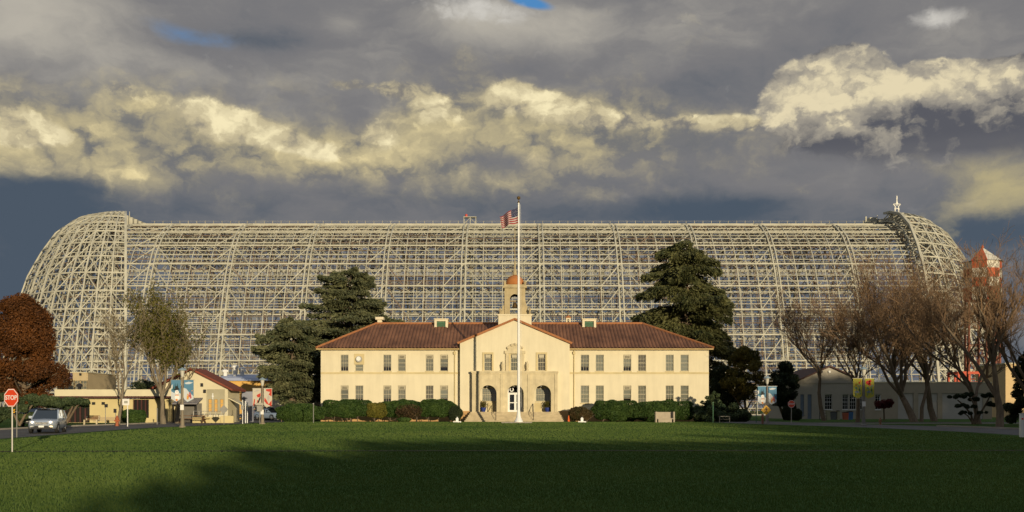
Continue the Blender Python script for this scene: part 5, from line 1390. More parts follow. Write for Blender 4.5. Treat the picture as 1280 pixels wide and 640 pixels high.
for p0, p1, h_ in ((1091,1102,.35),(1106,1126,.5),(1128,1137,.3)):
    mb = MB(); mb.box(XA(p0,Yg+3),XA(p1,Yg+3),Yg+3,Yg+5,zt_+.15,zt_+.2+h_); mb.box(XA(p0,Yg+3)+.4,XA(p1,Yg+3)-.4,Yg+3.3,Yg+4.7,zt_+.2+h_,zt_+.45+h_); mb.build('roof_unit', M_WHITE, rf4)
# red steel frame standing behind the garage roof
Yf = 175.0; zf = g(Yf); M_RED = mat('safety_red', (.50,.075,.03), .6, .12, 2)
mb = MB(); xs2 = [XA(p,Yf) for p in (1198,1206.5,1224.5)]
for x in xs2: mb.beam((x,Yf,zf-.1),(x,Yf,Z(465.5,Yf)),.34); mb.beam((x,Yf+4,zf-.1),(x,Yf+4,Z(465.5,Yf)),.34); mb.beam((x,Yf,Z(465.5,Yf)),(x,Yf+4,Z(465.5,Yf)),.3)
for yy_ in (Yf, Yf+4): mb.beam((xs2[0],yy_,Z(466,Yf)),(xs2[2],yy_,Z(466,Yf)),.45); mb.beam((xs2[0],yy_,Z(478,Yf)),(xs2[2],yy_,Z(478,Yf)),.3)
tag(mb.build('steel_frame', M_RED, origin=(xs2[1],Yf,zf)), 'red steel frame showing above the garage roof on the right', 'frame')
Yf = 185.0; zf = g(Yf); B = thing('tan_tower_building', 'sunlit tan block building behind the dark conifer at the right border', 'building', (XA(1264,Yf),Yf,zf))
mb = MB(); mb.box(XA(1257,Yf),XA(1300,Yf),Yf,Yf+12,zf-.2,Z(455,Yf)); mb.build('wall', mat('apricot_stucco', (.62,.46,.25), .9, .06), B)
mb = MB(); mb.box(XA(1257,Yf)-.2,XA(1300,Yf)+.2,Yf-.2,Yf+12.2,Z(455,Yf),Z(453.5,Yf)); mb.build('roof', M_CRM, B)

# checkered water tower
Yt = 255.0; zf = .46; xc = XA(1228,Yt); rt = 22.5*Yt/F
M_CHR = mat('checker_red', (.52,.10,.035), .6, .15, .4); M_CHW = mat('checker_white', (.66,.62,.52), .6, .1, .4)
M_TLEG = mat('tower_leg_shaded_red', (.22,.075,.045), .7, .3, .4)  # red darkened, partial shade put into the colour of the legs
B = thing('water_tower', 'red and white checkered water tower with conical roof among the right trees', 'water tower', (xc,Yt,zf))
zT = [ZA(q,Yt) for q in (376,360,348.5,337,328)]
n = 8
mb = MB()
for j in range(4):
    for k in range(n):
        t0, t1 = 2*math.pi*(k-.25)/n, 2*math.pi*(k+.75)/n; mb.cur = (j+k) % 2
        mb.quad((xc+rt*math.cos(t0),Yt+rt*math.sin(t0),zT[j]),(xc+rt*math.cos(t1),Yt+rt*math.sin(t1),zT[j]),(xc+rt*math.cos(t1),Yt+rt*math.sin(t1),zT[j+1]),(xc+rt*math.cos(t0),Yt+rt*math.sin(t0),zT[j+1]))
mb.cur = 0; mb.poly([(xc+rt*math.cos(2*math.pi*k/n),Yt+rt*math.sin(2*math.pi*k/n),zT[0]) for k in range(n)])
mb.build('tank', [M_CHR, M_CHW], B)
mb = MB(); zap_ = ZA(309,Yt); ro = rt*1.12
for k in range(n):
    t0, t1 = 2*math.pi*(k-.25)/n, 2*math.pi*(k+.75)/n; mb.cur = (k+1) % 2
    mb.poly([(xc+ro*math.cos(t0),Yt+ro*math.sin(t0),zT[4]),(xc+ro*math.cos(t1),Yt+ro*math.sin(t1),zT[4]),(xc,Yt,zap_)])
mb.cur = 0; mb.lathe((xc,Yt,zap_-.3), [(.35,0),(.3,.5),(.05,.9)], 8); mb.build('roof', [M_CHR, M_CHW], B)
for k in range(6):
    t = 2*math.pi*(k+.3)/6; x, y = xc+rt*.92*math.cos(t), Yt+rt*.92*math.sin(t)
    mb = MB(); mb.tube([(x,y,zf-.2),(x,y,zT[0])], .3, 8); mb.build('leg', M_TLEG, B)
mb = MB()
for k in range(6):
    t, u = 2*math.pi*(k+.3)/6, 2*math.pi*(k+1.3)/6; a = (xc+rt*.92*math.cos(t), Yt+rt*.92*math.sin(t)); b = (xc+rt*.92*math.cos(u), Yt+rt*.92*math.sin(u))
    mb.beam((*a,zT[0]*.33),(*b,zT[0]*.62),.14); mb.beam((*b,zT[0]*.33),(*a,zT[0]*.62),.14); mb.beam((*a,zT[0]*.62),(*b,zT[0]*.62),.2); mb.beam((*a,zT[0]*.33),(*b,zT[0]*.33),.2)
mb.build('bracing', M_TLEG, B)

# ---------------------------------------------------------------- flagpole and flag
Yp = 104.5; xp = XA(648.3,Yp); zb = g(Yp)
B = thing('flagpole', 'tall white flagpole with flared base in front of the entrance stairs', 'flagpole', (xp,Yp,zb))
mb = MB(); mb.box(xp-1.75,xp+1.35,Yp-.9,Yp+.9,zb-.1,zb+.10); mb.build('base_slab', M_CONC, B)
ztop = ZA(253.5,Yp); mb = MB(); mb.lathe((xp,Yp,zb+.10), [(.44,0),(.44,.14),(.36,.22),(.24,.5),(.18,.95),(.155,1.3),(.15,3),(.085,ztop-zb-.1)], 14); mb.build('pole', M_WHITE, B, smooth=False)
mb = MB(); mb.lathe((xp,Yp,ztop), [(.14,0),(.10,.12),(.03,.2),(.03,.4)], 8); mb.ball((xp,Yp,ZA(247.4,Yp)), .19, 12, 8); mb.build('finial_ball', mat('dull_gold', (.20,.13,.05), .35, .1, metal=.6), B)
mb = MB(); mb.tube([(xp+.2,Yp-.12,ztop-.2),(xp+.26,Yp-.2,zb+1.6)], .012, 4); mb.build('halyard', M_WHITE, B)
def flag_mat():
    m = bpy.data.materials.new('striped_flag_cloth'); m.use_nodes = True; nt = m.node_tree; n = nt.nodes; L = nt.links
    uvn = n.new('ShaderNodeUVMap'); sp = n.new('ShaderNodeSeparateXYZ'); L.new(uvn.outputs[0], sp.inputs[0])
    def M(o, a, b=None, c=None):
        q = n.new('ShaderNodeMath'); q.operation = o
        for i, x in enumerate((a,b,c)):
            if x is None: continue
            if hasattr(x, 'links'): L.new(x, q.inputs[i])
            else: q.inputs[i].default_value = x
        return q.outputs[0]
    u, v = sp.outputs[0], sp.outputs[1]
    st = M('MODULO', M('FLOOR', M('MULTIPLY', v, 13.0)), 2.0)          # 0 = red stripe
    can = M('MULTIPLY', M('LESS_THAN', u, .4), M('GREATER_THAN', v, 6/13))
    su = M('MULTIPLY', u, 12/.4*.5*1.0); sv = M('MULTIPLY', M('SUBTRACT', v, 6/13), 10/(7/13)*.5)
    def star(off):
        fu = M('SUBTRACT', M('FRACT', M('ADD', su, off)), .5); fv = M('SUBTRACT', M('FRACT', M('ADD', sv, off)), .5)
        return M('LESS_THAN', M('ADD', M('MULTIPLY', fu, fu), M('MULTIPLY', fv, fv)), .012)
    stars = M('MAXIMUM', star(0.0), star(.5))
    def mx(f, a, b):
        q = n.new('ShaderNodeMix'); q.data_type = 'RGBA'; L.new(f, q.inputs[0])
        for i, x in ((6,a),(7,b)):
            if isinstance(x, tuple): q.inputs[i].default_value = (*x, 1)
            else: L.new(x, q.inputs[i])
        return q.outputs[2]
    c = mx(can, mx(st, (.34,.008,.012), (.50,.48,.46)), mx(stars, (.010,.014,.075), (.75,.75,.75)))
    b = n['Principled BSDF']; b.inputs['Roughness'].default_value = .8; L.new(c, b.inputs['Base Color'])
    t = n.new('ShaderNodeBsdfTranslucent'); L.new(c, t.inputs[0]); mxs = n.new('ShaderNodeMixShader'); mxs.inputs[0].default_value = .12
    L.new(b.outputs[0], mxs.inputs[1]); L.new(t.outputs[0], mxs.inputs[2]); L.new(mxs.outputs[0], n['Material Output'].inputs[0])
    return m
nu, nv = 36, 16; vs = []; uvs = []
sF = Yp/F
for j in range(nv+1):
    for i in range(nu+1):
        u, v = i/nu, j/nv
        xpx = 647.6 - 22.5*u - 1.0*math.sin(u*9)*(u) ; top = 258.5 + 12.0*u**.9 + 1.0*math.sin(u*7.5+.5)*u ; bot = 280.5 + 2.8*math.sin(u*5.5-1.2)*u + 3.0*u
        bot = 279 + 5.5*u**1.2 + .8*math.sin(u*8+1)*u
        ypx = bot + (top-bot)*v
        xpx += (1-v)*2.5*u
        y = Yp - .1 + .42*math.sin(u*8.5 + v*1.1)*(.25+u) + .2*math.sin(u*17+1-v)*u
        vs.append((XA(xpx,Yp)-.0, y, ZA(ypx,Yp))); uvs.append((u, v))
mb = MB(); mb.add(vs, [(j*(nu+1)+i, j*(nu+1)+i+1, (j+1)*(nu+1)+i+1, (j+1)*(nu+1)+i) for j in range(nv) for i in range(nu)])
fl = mb.build('flag', flag_mat(), smooth=True, origin=(xp,Yp,ZA(280,Yp)))
ul = fl.data.uv_layers.new(name='UVMap')
for lp in fl.data.loops: ul.data[lp.index].uv = uvs[lp.vertex_index]
tag(fl, 'red white and blue striped flag flying from the tall pole', 'flag')

# ---------------------------------------------------------------- small things before the main building
for px, s_ in ((571.5, 'left'), (727.5, 'right')):
    Yq = 109; x = XA(px,Yq); zb = g(Yq)
    B = thing('ground_floodlight', 'small white floodlight on a white slab at the lawn edge %s of the stairs' % s_, 'floodlight', (x,Yq,zb), 'white floodlights at the lawn edge')
    mb = MB(); mb.box(x-.42,x+.42,Yq-.3,Yq+.3,zb-.02,zb+.12); mb.build('slab', M_WHITE, B)
    mb = MB(); mb.box(x-.14,x+.14,Yq-.1,Yq+.1,zb+.12,zb+.45); mb.tube([(x,Yq,zb+.4),(x,Yq+.05,zb+.56)], [.1,.06], 8); mb.build('lamp_head', M_WHITE, B)
Yq = 113.6; x = XA(710.8,Yq); zb = g(Yq)
B = thing('traffic_cone', 'small orange traffic cone beside the round bush right of the stairs', 'cone', (x,Yq,zb))
mb = MB(); mb.box(x-.19,x+.19,Yq-.19,Yq+.19,zb,zb+.04); mb.build('base', M_IRON, B)
mb = MB(); mb.lathe((x,Yq,zb+.04), [(.14,0),(.035,.68)], 12); mb.build('cone_body', mat('cone_orange', (.75,.13,.02), .5), B)
for px, s_ in ((604.2,'left'),(684.2,'right')):
    Yq = YP+.75; x = XA(px,Yq)
    B = thing('potted_plant', 'leafy plant in a blue pot inside the %s porch arch' % s_, 'potted plant', (x,Yq,zfl), 'blue pots in the porch')
    mb = MB(); mb.lathe((x,Yq,zfl), [(.20,0),(.30,.3),(.33,.5),(.28,.52)], 14); mb.build('pot', mat('pot_blue', (.03,.05,.22), .3), B)
    r2 = np.random.default_rng(int(px)); mb = MB(); C = np.array([x,Yq,zfl+.85])+r2.normal(size=(500,3))*np.array([.2,.2,.2]); mb.raw(*quads(C, rvec(r2,500)+np.array([0,0,.6]), rvec(r2,500), .16*np.ones(500), .06*np.ones(500))); mb.build('foliage', L_OLIVE, B)
Yq = 108.5; xa, xb = XA(819,Yq), XA(843,Yq); zb = g(Yq)
B = thing('stone_bench', 'pale stone bench with a solid back before the right hedge', 'bench', ((xa+xb)/2,Yq,zb))
M_BST = mat('bench_stone', (.42,.36,.27), .9, .12, 2, bump=.3)
mb = MB(); mb.box(xa+.1,xb-.1,Yq+.25,Yq+.38,zb,ZA(515,Yq)); mb.build('backrest', M_BST, B)
mb = MB(); mb.box(xa+.16,xb-.16,Yq-.3,Yq+.25,zb+.36,zb+.45); mb.build('seat', M_BST, B)
for x in (xa, xb-.15):
    mb = MB(); mb.box(x,x+.15,Yq-.32,Yq+.42,zb-.02,ZA(514.4,Yq)-.02); mb.build('side_panel', M_BST, B)
mb = MB(); mb.box(xa+.3,xb-.3,Yq-.26,Yq-.2,zb,zb+.36); mb.build('front_panel', M_BST, B)
Yq = 108; xa, xb = XA(899.5,Yq), XA(912,Yq); zb = g(Yq)
mb = MB()
for x in (xa, xb): mb.beam((x,Yq,zb-.05),(x,Yq,ZA(520,Yq)),.07)
mb.beam((xa-.08,Yq,ZA(520.6,Yq)),(xb+.08,Yq,ZA(520.6,Yq)),.07); mb.beam((xa,Yq,ZA(524,Yq)),(xb,Yq,ZA(524,Yq)),.04)
tag(mb.build('low_rail', mat('pale_pipe', (.40,.36,.28), .6), origin=(xa,Yq,zb)), 'small pale pipe rail in front of the dark juniper', 'rail')
for px, top, Yq, lb, m_ in ((391.8,504.5,105,'thin grey metal post in front of the big round shrub',M_METAL),(891.3,503,106,'thin green metal post before the juniper mound',M_GREEN),(945.3,505,106,'thin green metal post between juniper and crossing sign',M_GREEN),(196.4,511,96,'short plain metal post under the half leafed tree',M_METAL)):
    x = XA(px,Yq); zb = g(Yq); mb = MB(); mb.tube([(x,Yq,zb-.1),(x,Yq,ZA(top,Yq))], .045, 6); mb.box(x-.06,x+.06,Yq-.06,Yq+.06,ZA(top,Yq)-.05,ZA(top,Yq)+.04)
    tag(mb.build('metal_post', m_, origin=(x,Yq,zb)), lb, 'post')

# ---------------------------------------------------------------- road signs
M_SRED = mat('sign_red', (.72,.065,.02), .45, .05); M_SWHT = mat('sign_white', (.80,.78,.74), .45, .03); M_SYEL = mat('sign_yellow', (.80,.42,.02), .45, .04); M_SBACK = mat('sign_back', (.33,.32,.29), .5, .1, 3, metal=.4); M_BLK = mat('sign_black', (.015,.015,.015), .5)
def sign_base(name, label, cat, px, Y, top, r=.035, m=None, group=None):
    x = XA(px,Y); zb = g(Y); B = thing(name, label, cat, (x,Y,zb), group)
    mb = MB(); mb.tube([(x,Y,zb-.1),(x,Y,ZA(top,Y))], r, 6); mb.build('post', m or M_METAL, B); return B, x, zb
def octo(x, z, r): return [(x+r*math.cos(R(22.5+45*k)), z+r*math.sin(R(22.5+45*k))) for k in range(8)]
def stop_sign(px, Y, ytop, ybot, label, m=None):
    B, x, zb = sign_base('stop_sign', label, 'stop sign', px, Y, ytop+1, .035, m)
    zc = ZA((ytop+ybot)/2,Y); r = (ybot-ytop)/2*Y/F/math.cos(R(22.5))
    mb = MB(); mb.prism(octo(x,zc,r), Y-.06, Y-.045); p = mb.build('sign_plate', M_SRED, B)
    mb = MB(); o = octo(x,zc,r*.97); i_ = octo(x,zc,r*.88)
    for k in range(8):
        a,b,c,d = o[k],o[(k+1)%8],i_[(k+1)%8],i_[k]; mb.quad((a[0],Y-.0635,a[1]),(b[0],Y-.0635,b[1]),(c[0],Y-.0635,c[1]),(d[0],Y-.0635,d[1]))
    mb.build('sign_border', M_SWHT, p)
    text_mesh('STOP', r*.64, (x-B.location.x,-.066,zc-B.location.z), p, M_SWHT, 'lettering')
    return B
Ys = GY(565)
B = stop_sign(15.3, Ys, 486, 508.5, 'red stop sign on a bare post near the left border', M_SBACK); B.rotation_euler = (0, 0, R(-20))
stop_sign(989.2, 101, 500.5, 509.5, 'small shaded red stop sign beyond the road on the right')
B, x, zb = sign_base('striped_marker', 'thin dark post with a small yellow striped marker behind the stop sign', 'marker post', 21, 62, 500, .03, M_SBACK)
mb = MB(); mb.prism([(XA(16.2,62)-.0,ZA(518,62)),(XA(20,62),ZA(517,62)),(XA(20,62),ZA(511,62)),(XA(16.2,62),ZA(512,62))], 61.9, 61.93); pl = mb.build('marker_plate', M_BLK, B)
mb = MB()
for k in range(2): mb.prism([(XA(16.4,62),ZA(516.6-k*2.7,62)),(XA(19.8,62),ZA(515.6-k*2.7,62)),(XA(19.8,62),ZA(514.2-k*2.7,62)),(XA(16.4,62),ZA(515.2-k*2.7,62))], 61.88, 61.898)
mb.build('marker_stripe', M_SYEL, pl)
mb = MB(); mb.beam((XA(20,62),61.94,ZA(514.5,62)),(XA(21,62),61.97,ZA(514.5,62)),.03); mb.build('bracket', M_SBACK, B)
# white notice board on a post, dark sign, grey sign backs
Ya = 88
B, x, zb = sign_base('notice_sign', 'white square sign on a white post right of the slim bare tree', 'sign', 159.5, Ya, 499, .045, M_WHITE)
mb = MB(); mb.box(x-.30-.12,x+.18,Ya-.09,Ya-.05,ZA(506.5,Ya),ZA(498.7,Ya)); pl = mb.build('sign_plate', M_SWHT, B)
mb = MB(); mb.box(x-.26,x+.04,Ya-.10,Ya-.091,ZA(504.2,Ya),ZA(501,Ya)); mb.build('sign_mark', mat('mark_grey', (.35,.35,.3), .6), pl)
B, x, zb = sign_base('dark_sign', 'small dark sign on a thin post before the yellow canteen wall', 'sign', 131.8, 92, 505.5, .03, M_SBACK)
mb = MB(); mb.box(x-.05,x+.24,91.9,91.94,ZA(509.3,92),ZA(505,92)); mb.build('sign_plate', M_IRON, B)
B, x, zb = sign_base('dark_sign', 'narrow dark sign board on a post beside the slim bare tree trunk', 'sign', 144.6, 93, 511, .03, M_SBACK)
mb = MB(); mb.box(x-.16,x+.1,92.9,92.94,ZA(516,93),ZA(511,93)); mb.build('sign_plate', M_IRON, B)
B, x, zb = sign_base('diamond_sign', 'grey diamond sign seen from the back before the gabled building', 'sign', 280, 96, 508, .03, M_SBACK)
zc = ZA(511.8,96); mb = MB(); mb.prism([(x-.42,zc),(x,zc-.42),(x+.42,zc),(x,zc+.42)], 95.9, 95.92); mb.build('sign_plate', M_SBACK, B)
B, x, zb = sign_base('square_sign', 'grey square sign back on a post left of the red and white banners', 'sign', 324.6, 97, 504, .035, M_SBACK)
mb = MB(); mb.box(x-.24,x+.24,96.9,96.92,ZA(514.3,97),ZA(507.2,97)); mb.build('sign_plate', M_SBACK, B)
mb = MB(); mb.box(x-.36,x+.36,96.88,96.9,ZA(506.6,97),ZA(503.6,97)); mb.build('upper_plate', M_GREYW, B)
B, x, zb = sign_base('white_sign', 'small white sign on a white post right of the awning', 'sign', 303.3, 100, 500, .04, M_WHITE)
mb = MB(); mb.box(x-.16,x+.16,99.9,99.93,ZA(512,100),ZA(507,100)); mb.build('sign_plate', M_SBACK, B)
for px, tp in ((306.8,502),(309.2,503.5)):
    x = XA(px,103); zb = g(103); mb = MB(); mb.tube([(x,103,zb-.1),(x,103,ZA(tp,103))], .05, 8); mb.ball((x,103,ZA(tp,103)), .07, 8, 6)
    tag(mb.build('white_bollard', M_WHITE, origin=(x,103,zb)), 'tall thin white post, the %s of the pair beside the annex wall' % ('left one' if px < 308 else 'right one'), 'post', 'pair of white posts by the annex')
# pedestrian crossing sign
Yc = 100
B, x, zb = sign_base('crossing_sign', 'yellow diamond pedestrian crossing sign at the right road', 'sign', 957.5, Yc, 508, .035, M_METAL)
zc = ZA(512.6,Yc); r = .50; mb = MB(); mb.prism([(x-r,zc),(x,zc-r),(x+r,zc),(x,zc+r)], Yc-.07, Yc-.05); pl = mb.build('sign_plate', M_SYEL, B)
mb = MB(); f = lambda pts: mb.prism([(x+a,zc+b) for a,b in pts], Yc-.078, Yc-.0705)
mb.prism([(x+.01+.055*math.cos(R(k*45)), zc+.245+.055*math.sin(R(k*45))) for k in range(8)], Yc-.078, Yc-.0705)
f([(-.06,.17),(.07,.17),(.06,-.06),(-.05,-.06)]); f([(-.05,-.061),(.0,-.061),(-.11,-.30),(-.16,-.28)]); f([(.0,-.062),(.06,-.062),(.15,-.29),(.10,-.30)]); f([(-.061,.16),(-.061,.10),(-.16,-.03),(-.19,.0)]); f([(.071,.16),(.071,.09),(.17,.0),(.19,.04)])
mb.build('walking_figure', M_BLK, pl)
x2 = XA(953.2,99); mb = MB(); mb.box(x2-.09,x2+.09,98.9,99.08,g(99)-.1,ZA(518,99)); tag(mb.build('timber_post', mat('reddish_timber', (.20,.09,.06), .85), origin=(x2,99,g(99))), 'short reddish timber post left of the yellow crossing sign', 'post')
# white post at the right border
Yw = GY(546.5); x = XA(1277,Yw); zb = g(Yw)
mb = MB(); mb.box(x-.10,x+.10,Yw-.10,Yw+.10,zb-.1,ZA(517.5,Yw)); mb.box(x-.12,x+.12,Yw-.12,Yw+.12,ZA(517.5,Yw),ZA(517,Yw)+.02)
o_ = mb.build('marker_post', M_WHITE, origin=(x,Yw,zb)); tag(o_, 'white square post with a dark mark at the right border', 'post')
mb = MB(); mb.box(x-.05,x+.06,Yw-.112,Yw-.102,ZA(524.5,Yw),ZA(522.5,Yw)); mb.build('dark_mark', M_SRED, o_)

# ---------------------------------------------------------------- street lamps and their banners
M_LPOST = mat('lamp_post_paint', (.25,.21,.15), .7, .12, 2); M_LPOST_SHADED = mat('lamp_post_shaded', (.20,.19,.17), .7, .12, 2); M_HOOD = mat('hood_blue', (.26,.34,.38), .5, .08); M_OPAL = mat('opal_glass', (.55,.53,.46), .3, .03)  # second post paint puts the shade on the right-hand lamps into its colour
def lamp(px, Y, ytop, label, dark=False):
    x = XA(px,Y); zb = g(Y); zt = ZA(ytop,Y); m = M_LPOST_SHADED if dark else M_LPOST
    B = thing('street_lamp', label, 'street lamp', (x,Y,zb), 'lamp posts along the lawn roads')
    mb = MB(); mb.lathe((x,Y,zb-.02), [(.27,0),(.27,.12),(.17,.2),(.15,.7),(.12,.85),(.095,1.2),(.075,zt-zb-.78)], 10); p = mb.build('post', m, B)
    mb = MB(); mb.lathe((x,Y,zt-.80), [(.09,0),(.13,.1),(.19,.55),(.2,.56)], 10); mb.build('lamp_glass', M_OPAL, B)
    mb = MB(); mb.lathe((x,Y,zt-.235), [(.37,0),(.35,.06),(.12,.19),(.03,.25)], 14); mb.build('lamp_hood', M_HOOD, B)
    mb = MB()
    for zz in (-1.02, -2.78): mb.beam((x-1.0,Y,zt+zz),(x+1.0,Y,zt+zz),.03)
    mb.build('banner_arm', M_SBACK, p)
    mb = MB(); zc = zt-3.3; mb.box(x-.15,x+.15,Y-.11,Y-.08,zc-.22,zc+.22); mb.build('small_plate', M_SWHT, B)
    return x, zb, zt
CB = {}
def flatc(name, col):
    if name not in CB: CB[name] = mat('banner_'+name, col, .7, .04, 3)
    return CB[name]
def banner(x, Y, zt, side, label, kind, group):
    """cloth panel hanging between the two arms; drawing built as thin layers"""
    w, h = .80, 1.72; a = x+.13 if side > 0 else x-.13-w; zT_ = zt-1.03; zB = zT_-h
    base = {'winter': flatc('blue', (.09,.22,.34)), 'red': flatc('white', (.55,.50,.40)), 'flower': flatc('yellow', (.42,.38,.05))}[kind]
    pts = [(a,zT_),(a+w,zT_)]
    if side > 0: pts += [(a+w,zB+.14),(a+w*.35,zB-.12),(a,zB+.14)]
    else: pts += [(a+w,zB+.16),(a+w*.55,zB-.10),(a,zB+.16)]
    mb = MB(); mb.prism(pts[::-1], Y-.012, Y+.012); B = mb.build('banner', base, origin=(a+w/2,Y,zT_)); tag(B, label, 'banner', group)
    lay = [0]
    def patch(nm, c, pl):
        lay[0] += 1; y = Y-.012-.004*lay[0]
        mb = MB()
        for pp in pl: mb.poly([(a+w*u, y, zB+h*v) for u, v in pp])
        mb.build(nm, c, B)
    circ = lambda u, v, r, n=14, sq=1: [(u+r*math.cos(2*math.pi*k/n), v+r*w/h*sq*math.sin(2*math.pi*k/n)) for k in range(n)]
    if kind == 'winter':
        if side < 0:
            patch('snow_hill', flatc('snow', (.56,.60,.62)), [[(0,.09),(.55,-.05),(1,.09),(1,.34),(.7,.42),(.3,.38),(0,.46)], [(.0,.72),(.16,.80),(.16,.60),(0,.55)]])
            patch('dark_trees', flatc('pine', (.03,.10,.13)), [[(.3,.5),(.42,.9),(.54,.5)],[(.5,.55),(.66,.86),(.8,.55)],[(.12,.5),(.24,.76),(.36,.5)]])
            patch('snowman', flatc('snowman', (.85,.83,.80)), [circ(.62,.16,.24), circ(.60,.42,.20)])
            patch('black_hat', flatc('hat', (.02,.02,.02)), [[(.32,.50),(.88,.54),(.86,.59),(.72,.60),(.68,.72),(.44,.70),(.44,.58),(.30,.55)], circ(.54,.44,.025), circ(.68,.44,.025)])
            patch('orange_scarf', flatc('scarf', (.70,.25,.05)), [[(.42,.29),(.8,.29),(.78,.25),(.45,.25)], circ(.61,.40,.03), circ(.58,.04,.12)])
        else:
            patch('snow_slope', flatc('snow', (.56,.60,.62)), [[(0,.09),(.35,-.06),(1,.09),(1,.22),(.55,.40),(.25,.58),(0,.62)], [(.05,.86),(.5,.92),(.95,.88),(.6,.80),(.2,.80)]])
            patch('skier', flatc('skier', (.45,.10,.10)), [circ(.62,.36,.10), [(.5,.30),(.74,.32),(.8,.12),(.66,.10),(.6,.2),(.46,.1),(.38,.16)]])
            patch('child', flatc('childcoat', (.65,.32,.08)), [circ(.40,.30,.08), [(.3,.25),(.48,.25),(.5,.06),(.28,.06)], circ(.85,.48,.06)])
    elif kind == 'red':
        c1_ = flatc('red', (.50,.05,.03)); c2_ = flatc('grey', (.45,.42,.38))
        if side < 0:
            patch('red_swirl', c1_, [[(.05,.05),(.2,.03),(.3,.38),(.18,.42)], [(.45,.62),(.95,.75),(.95,.55),(.62,.48)], [(.5,.12),(.68,.05),(.74,.3),(.56,.36)]])
            patch('dark_line', flatc('hat', (.02,.02,.02)), [[(.55,.2),(.95,.62),(.95,.42),(.68,.12)]])
            patch('grey_shape', c2_, [[(.1,.8),(.5,.94),(.9,.9),(.5,.82)]])
        else:
            patch('red_swirl', c1_, [[(.25,.95),(.95,.98),(.95,.55),(.6,.65),(.75,.8),(.3,.85)], [(.05,.3),(.3,.15),(.95,-.0),(.95,.35),(.6,.12),(.35,.34),(.1,.5)]])
            patch('grey_shape', c2_, [[(.4,.4),(.55,.7),(.72,.5),(.6,.28)]])
    else:
        cg = flatc('teal', (.10,.24,.15)); cr = flatc('flower_red', (.55,.04,.025)); cb = flatc('lilac', (.22,.24,.34))
        patch('green_scroll', cg, [[(.2,.1),(.3,.1),(.5,.45),(.42,.5)], [(.75,.15),(.84,.2),(.7,.6),(.6,.55)], circ(.3,.5,.12), circ(.72,.4,.1)])
        patch('lilac_scroll', cb, [circ(.5,.3,.13), circ(.25,.3,.09), circ(.8,.62,.08), circ(.55,.62,.07)])
        patch('red_flower', cr, [circ(.32 if side > 0 else .7,.78,.24 if side > 0 else .09), circ(.55 if side > 0 else .8,.86,.16 if side > 0 else .06), circ(.5 if side > 0 else .3,.70,.16 if side > 0 else .05)])
    return B
def pair(px, Y, ytop, kind, where, dark=False, group=None, lab=None):
    x, zb, zt = lamp(px, Y, ytop, lab, dark)
    d = {'winter': ('blue banner with a snowman', 'blue banner with snowy figures'), 'red': ('white banner with red strokes and a dark line', 'white banner with large red swirls'), 'flower': ('yellow banner with few red spots', 'yellow banner with a big red flower')}[kind]
    banner(x, Y, zt, -1, d[0] + ' ' + where, kind, group); banner(x, Y, zt, 1, d[1] + ' ' + where, kind, group)
pair(228, 85, 459.5, 'winter', 'on the sunlit left lamp post', group='blue winter banners', lab='sunlit lamp post with blue snowman banners before the gabled building')
pair(328, 98, 472, 'red', 'by the low cedar', group='red and white banners', lab='lamp post with red and white banners between parked cars and cedar')
pair(959, 102, 470, 'winter', 'on the shaded right lamp post', True, 'blue winter banners', 'shaded lamp post with blue snowman banners by the crossing sign')
pair(1079.5, 91, 458.5, 'flower', 'on the lamp post at the right', True, 'yellow flower banners', 'shaded lamp post with yellow flower banners before the right building')

# ---------------------------------------------------------------- benches, hydrants, bins
Yq = 93; x = XA(114.5,Yq); zb = g(Yq); M_BW = mat('bench_cream', (.58,.50,.33), .8, .1, 2)
B = thing('park_bench', 'cream bench seen end-on before the yellow canteen', 'bench', (x,Yq,zb))
for dx_ in (-.62, .5):
    mb = MB(); mb.prismx([(Yq-.3,zb),(Yq-.18,zb),(Yq-.15,zb+.4),(Yq+.3,zb+.36),(Yq+.42,zb+.86),(Yq+.34,zb+.88),(Yq+.2,zb+.46),(Yq-.28,zb+.5)], x+dx_, x+dx_+.12); mb.build('side_frame', M_BW, B)
mb = MB(); 
for k in range(3): mb.box(x-.62,x+.62,Yq-.25+k*.17,Yq-.12+k*.17,zb+.47,zb+.51)
mb.build('seat', M_WOOD, B)
mb = MB()
for k in range(3): mb.box(x-.62,x+.62,Yq+.25+k*.04,Yq+.29+k*.04,zb+.55+k*.12,zb+.65+k*.12)
mb.build('backrest', M_WOOD, B)
def hydrant(px, Y, h, label, m):
    x = XA(px,Y); zb = g(Y); B = thing('fire_hydrant', label, 'hydrant', (x,Y,zb))
    mb = MB(); s = h/.8; mb.lathe((x,Y,zb-.02), [(.16*s,0),(.16*s,.06*s),(.11*s,.08*s),(.11*s,.5*s),(.14*s,.52*s),(.14*s,.58*s),(.11*s,.62*s),(.05*s,.76*s),(.03*s,.8*s)], 10); mb.build('barrel', m, B)
    mb = MB(); mb.tube([(x-.2*s,Y,zb+.4*s),(x+.2*s,Y,zb+.4*s)], .055*s, 8); mb.tube([(x,Y-.2*s,zb+.35*s),(x,Y,zb+.35*s)], .07*s, 8); mb.build('outlet', m, B)
hydrant(146.3, 90, .95, 'rusty red hydrant at the foot of the slim bare tree', mat('hydrant_red', (.40,.12,.05), .6))
hydrant(1100.5, 95, .70, 'small brownish hydrant on the verge right of the yellow banners', mat('hydrant_brown', (.24,.13,.07), .7))
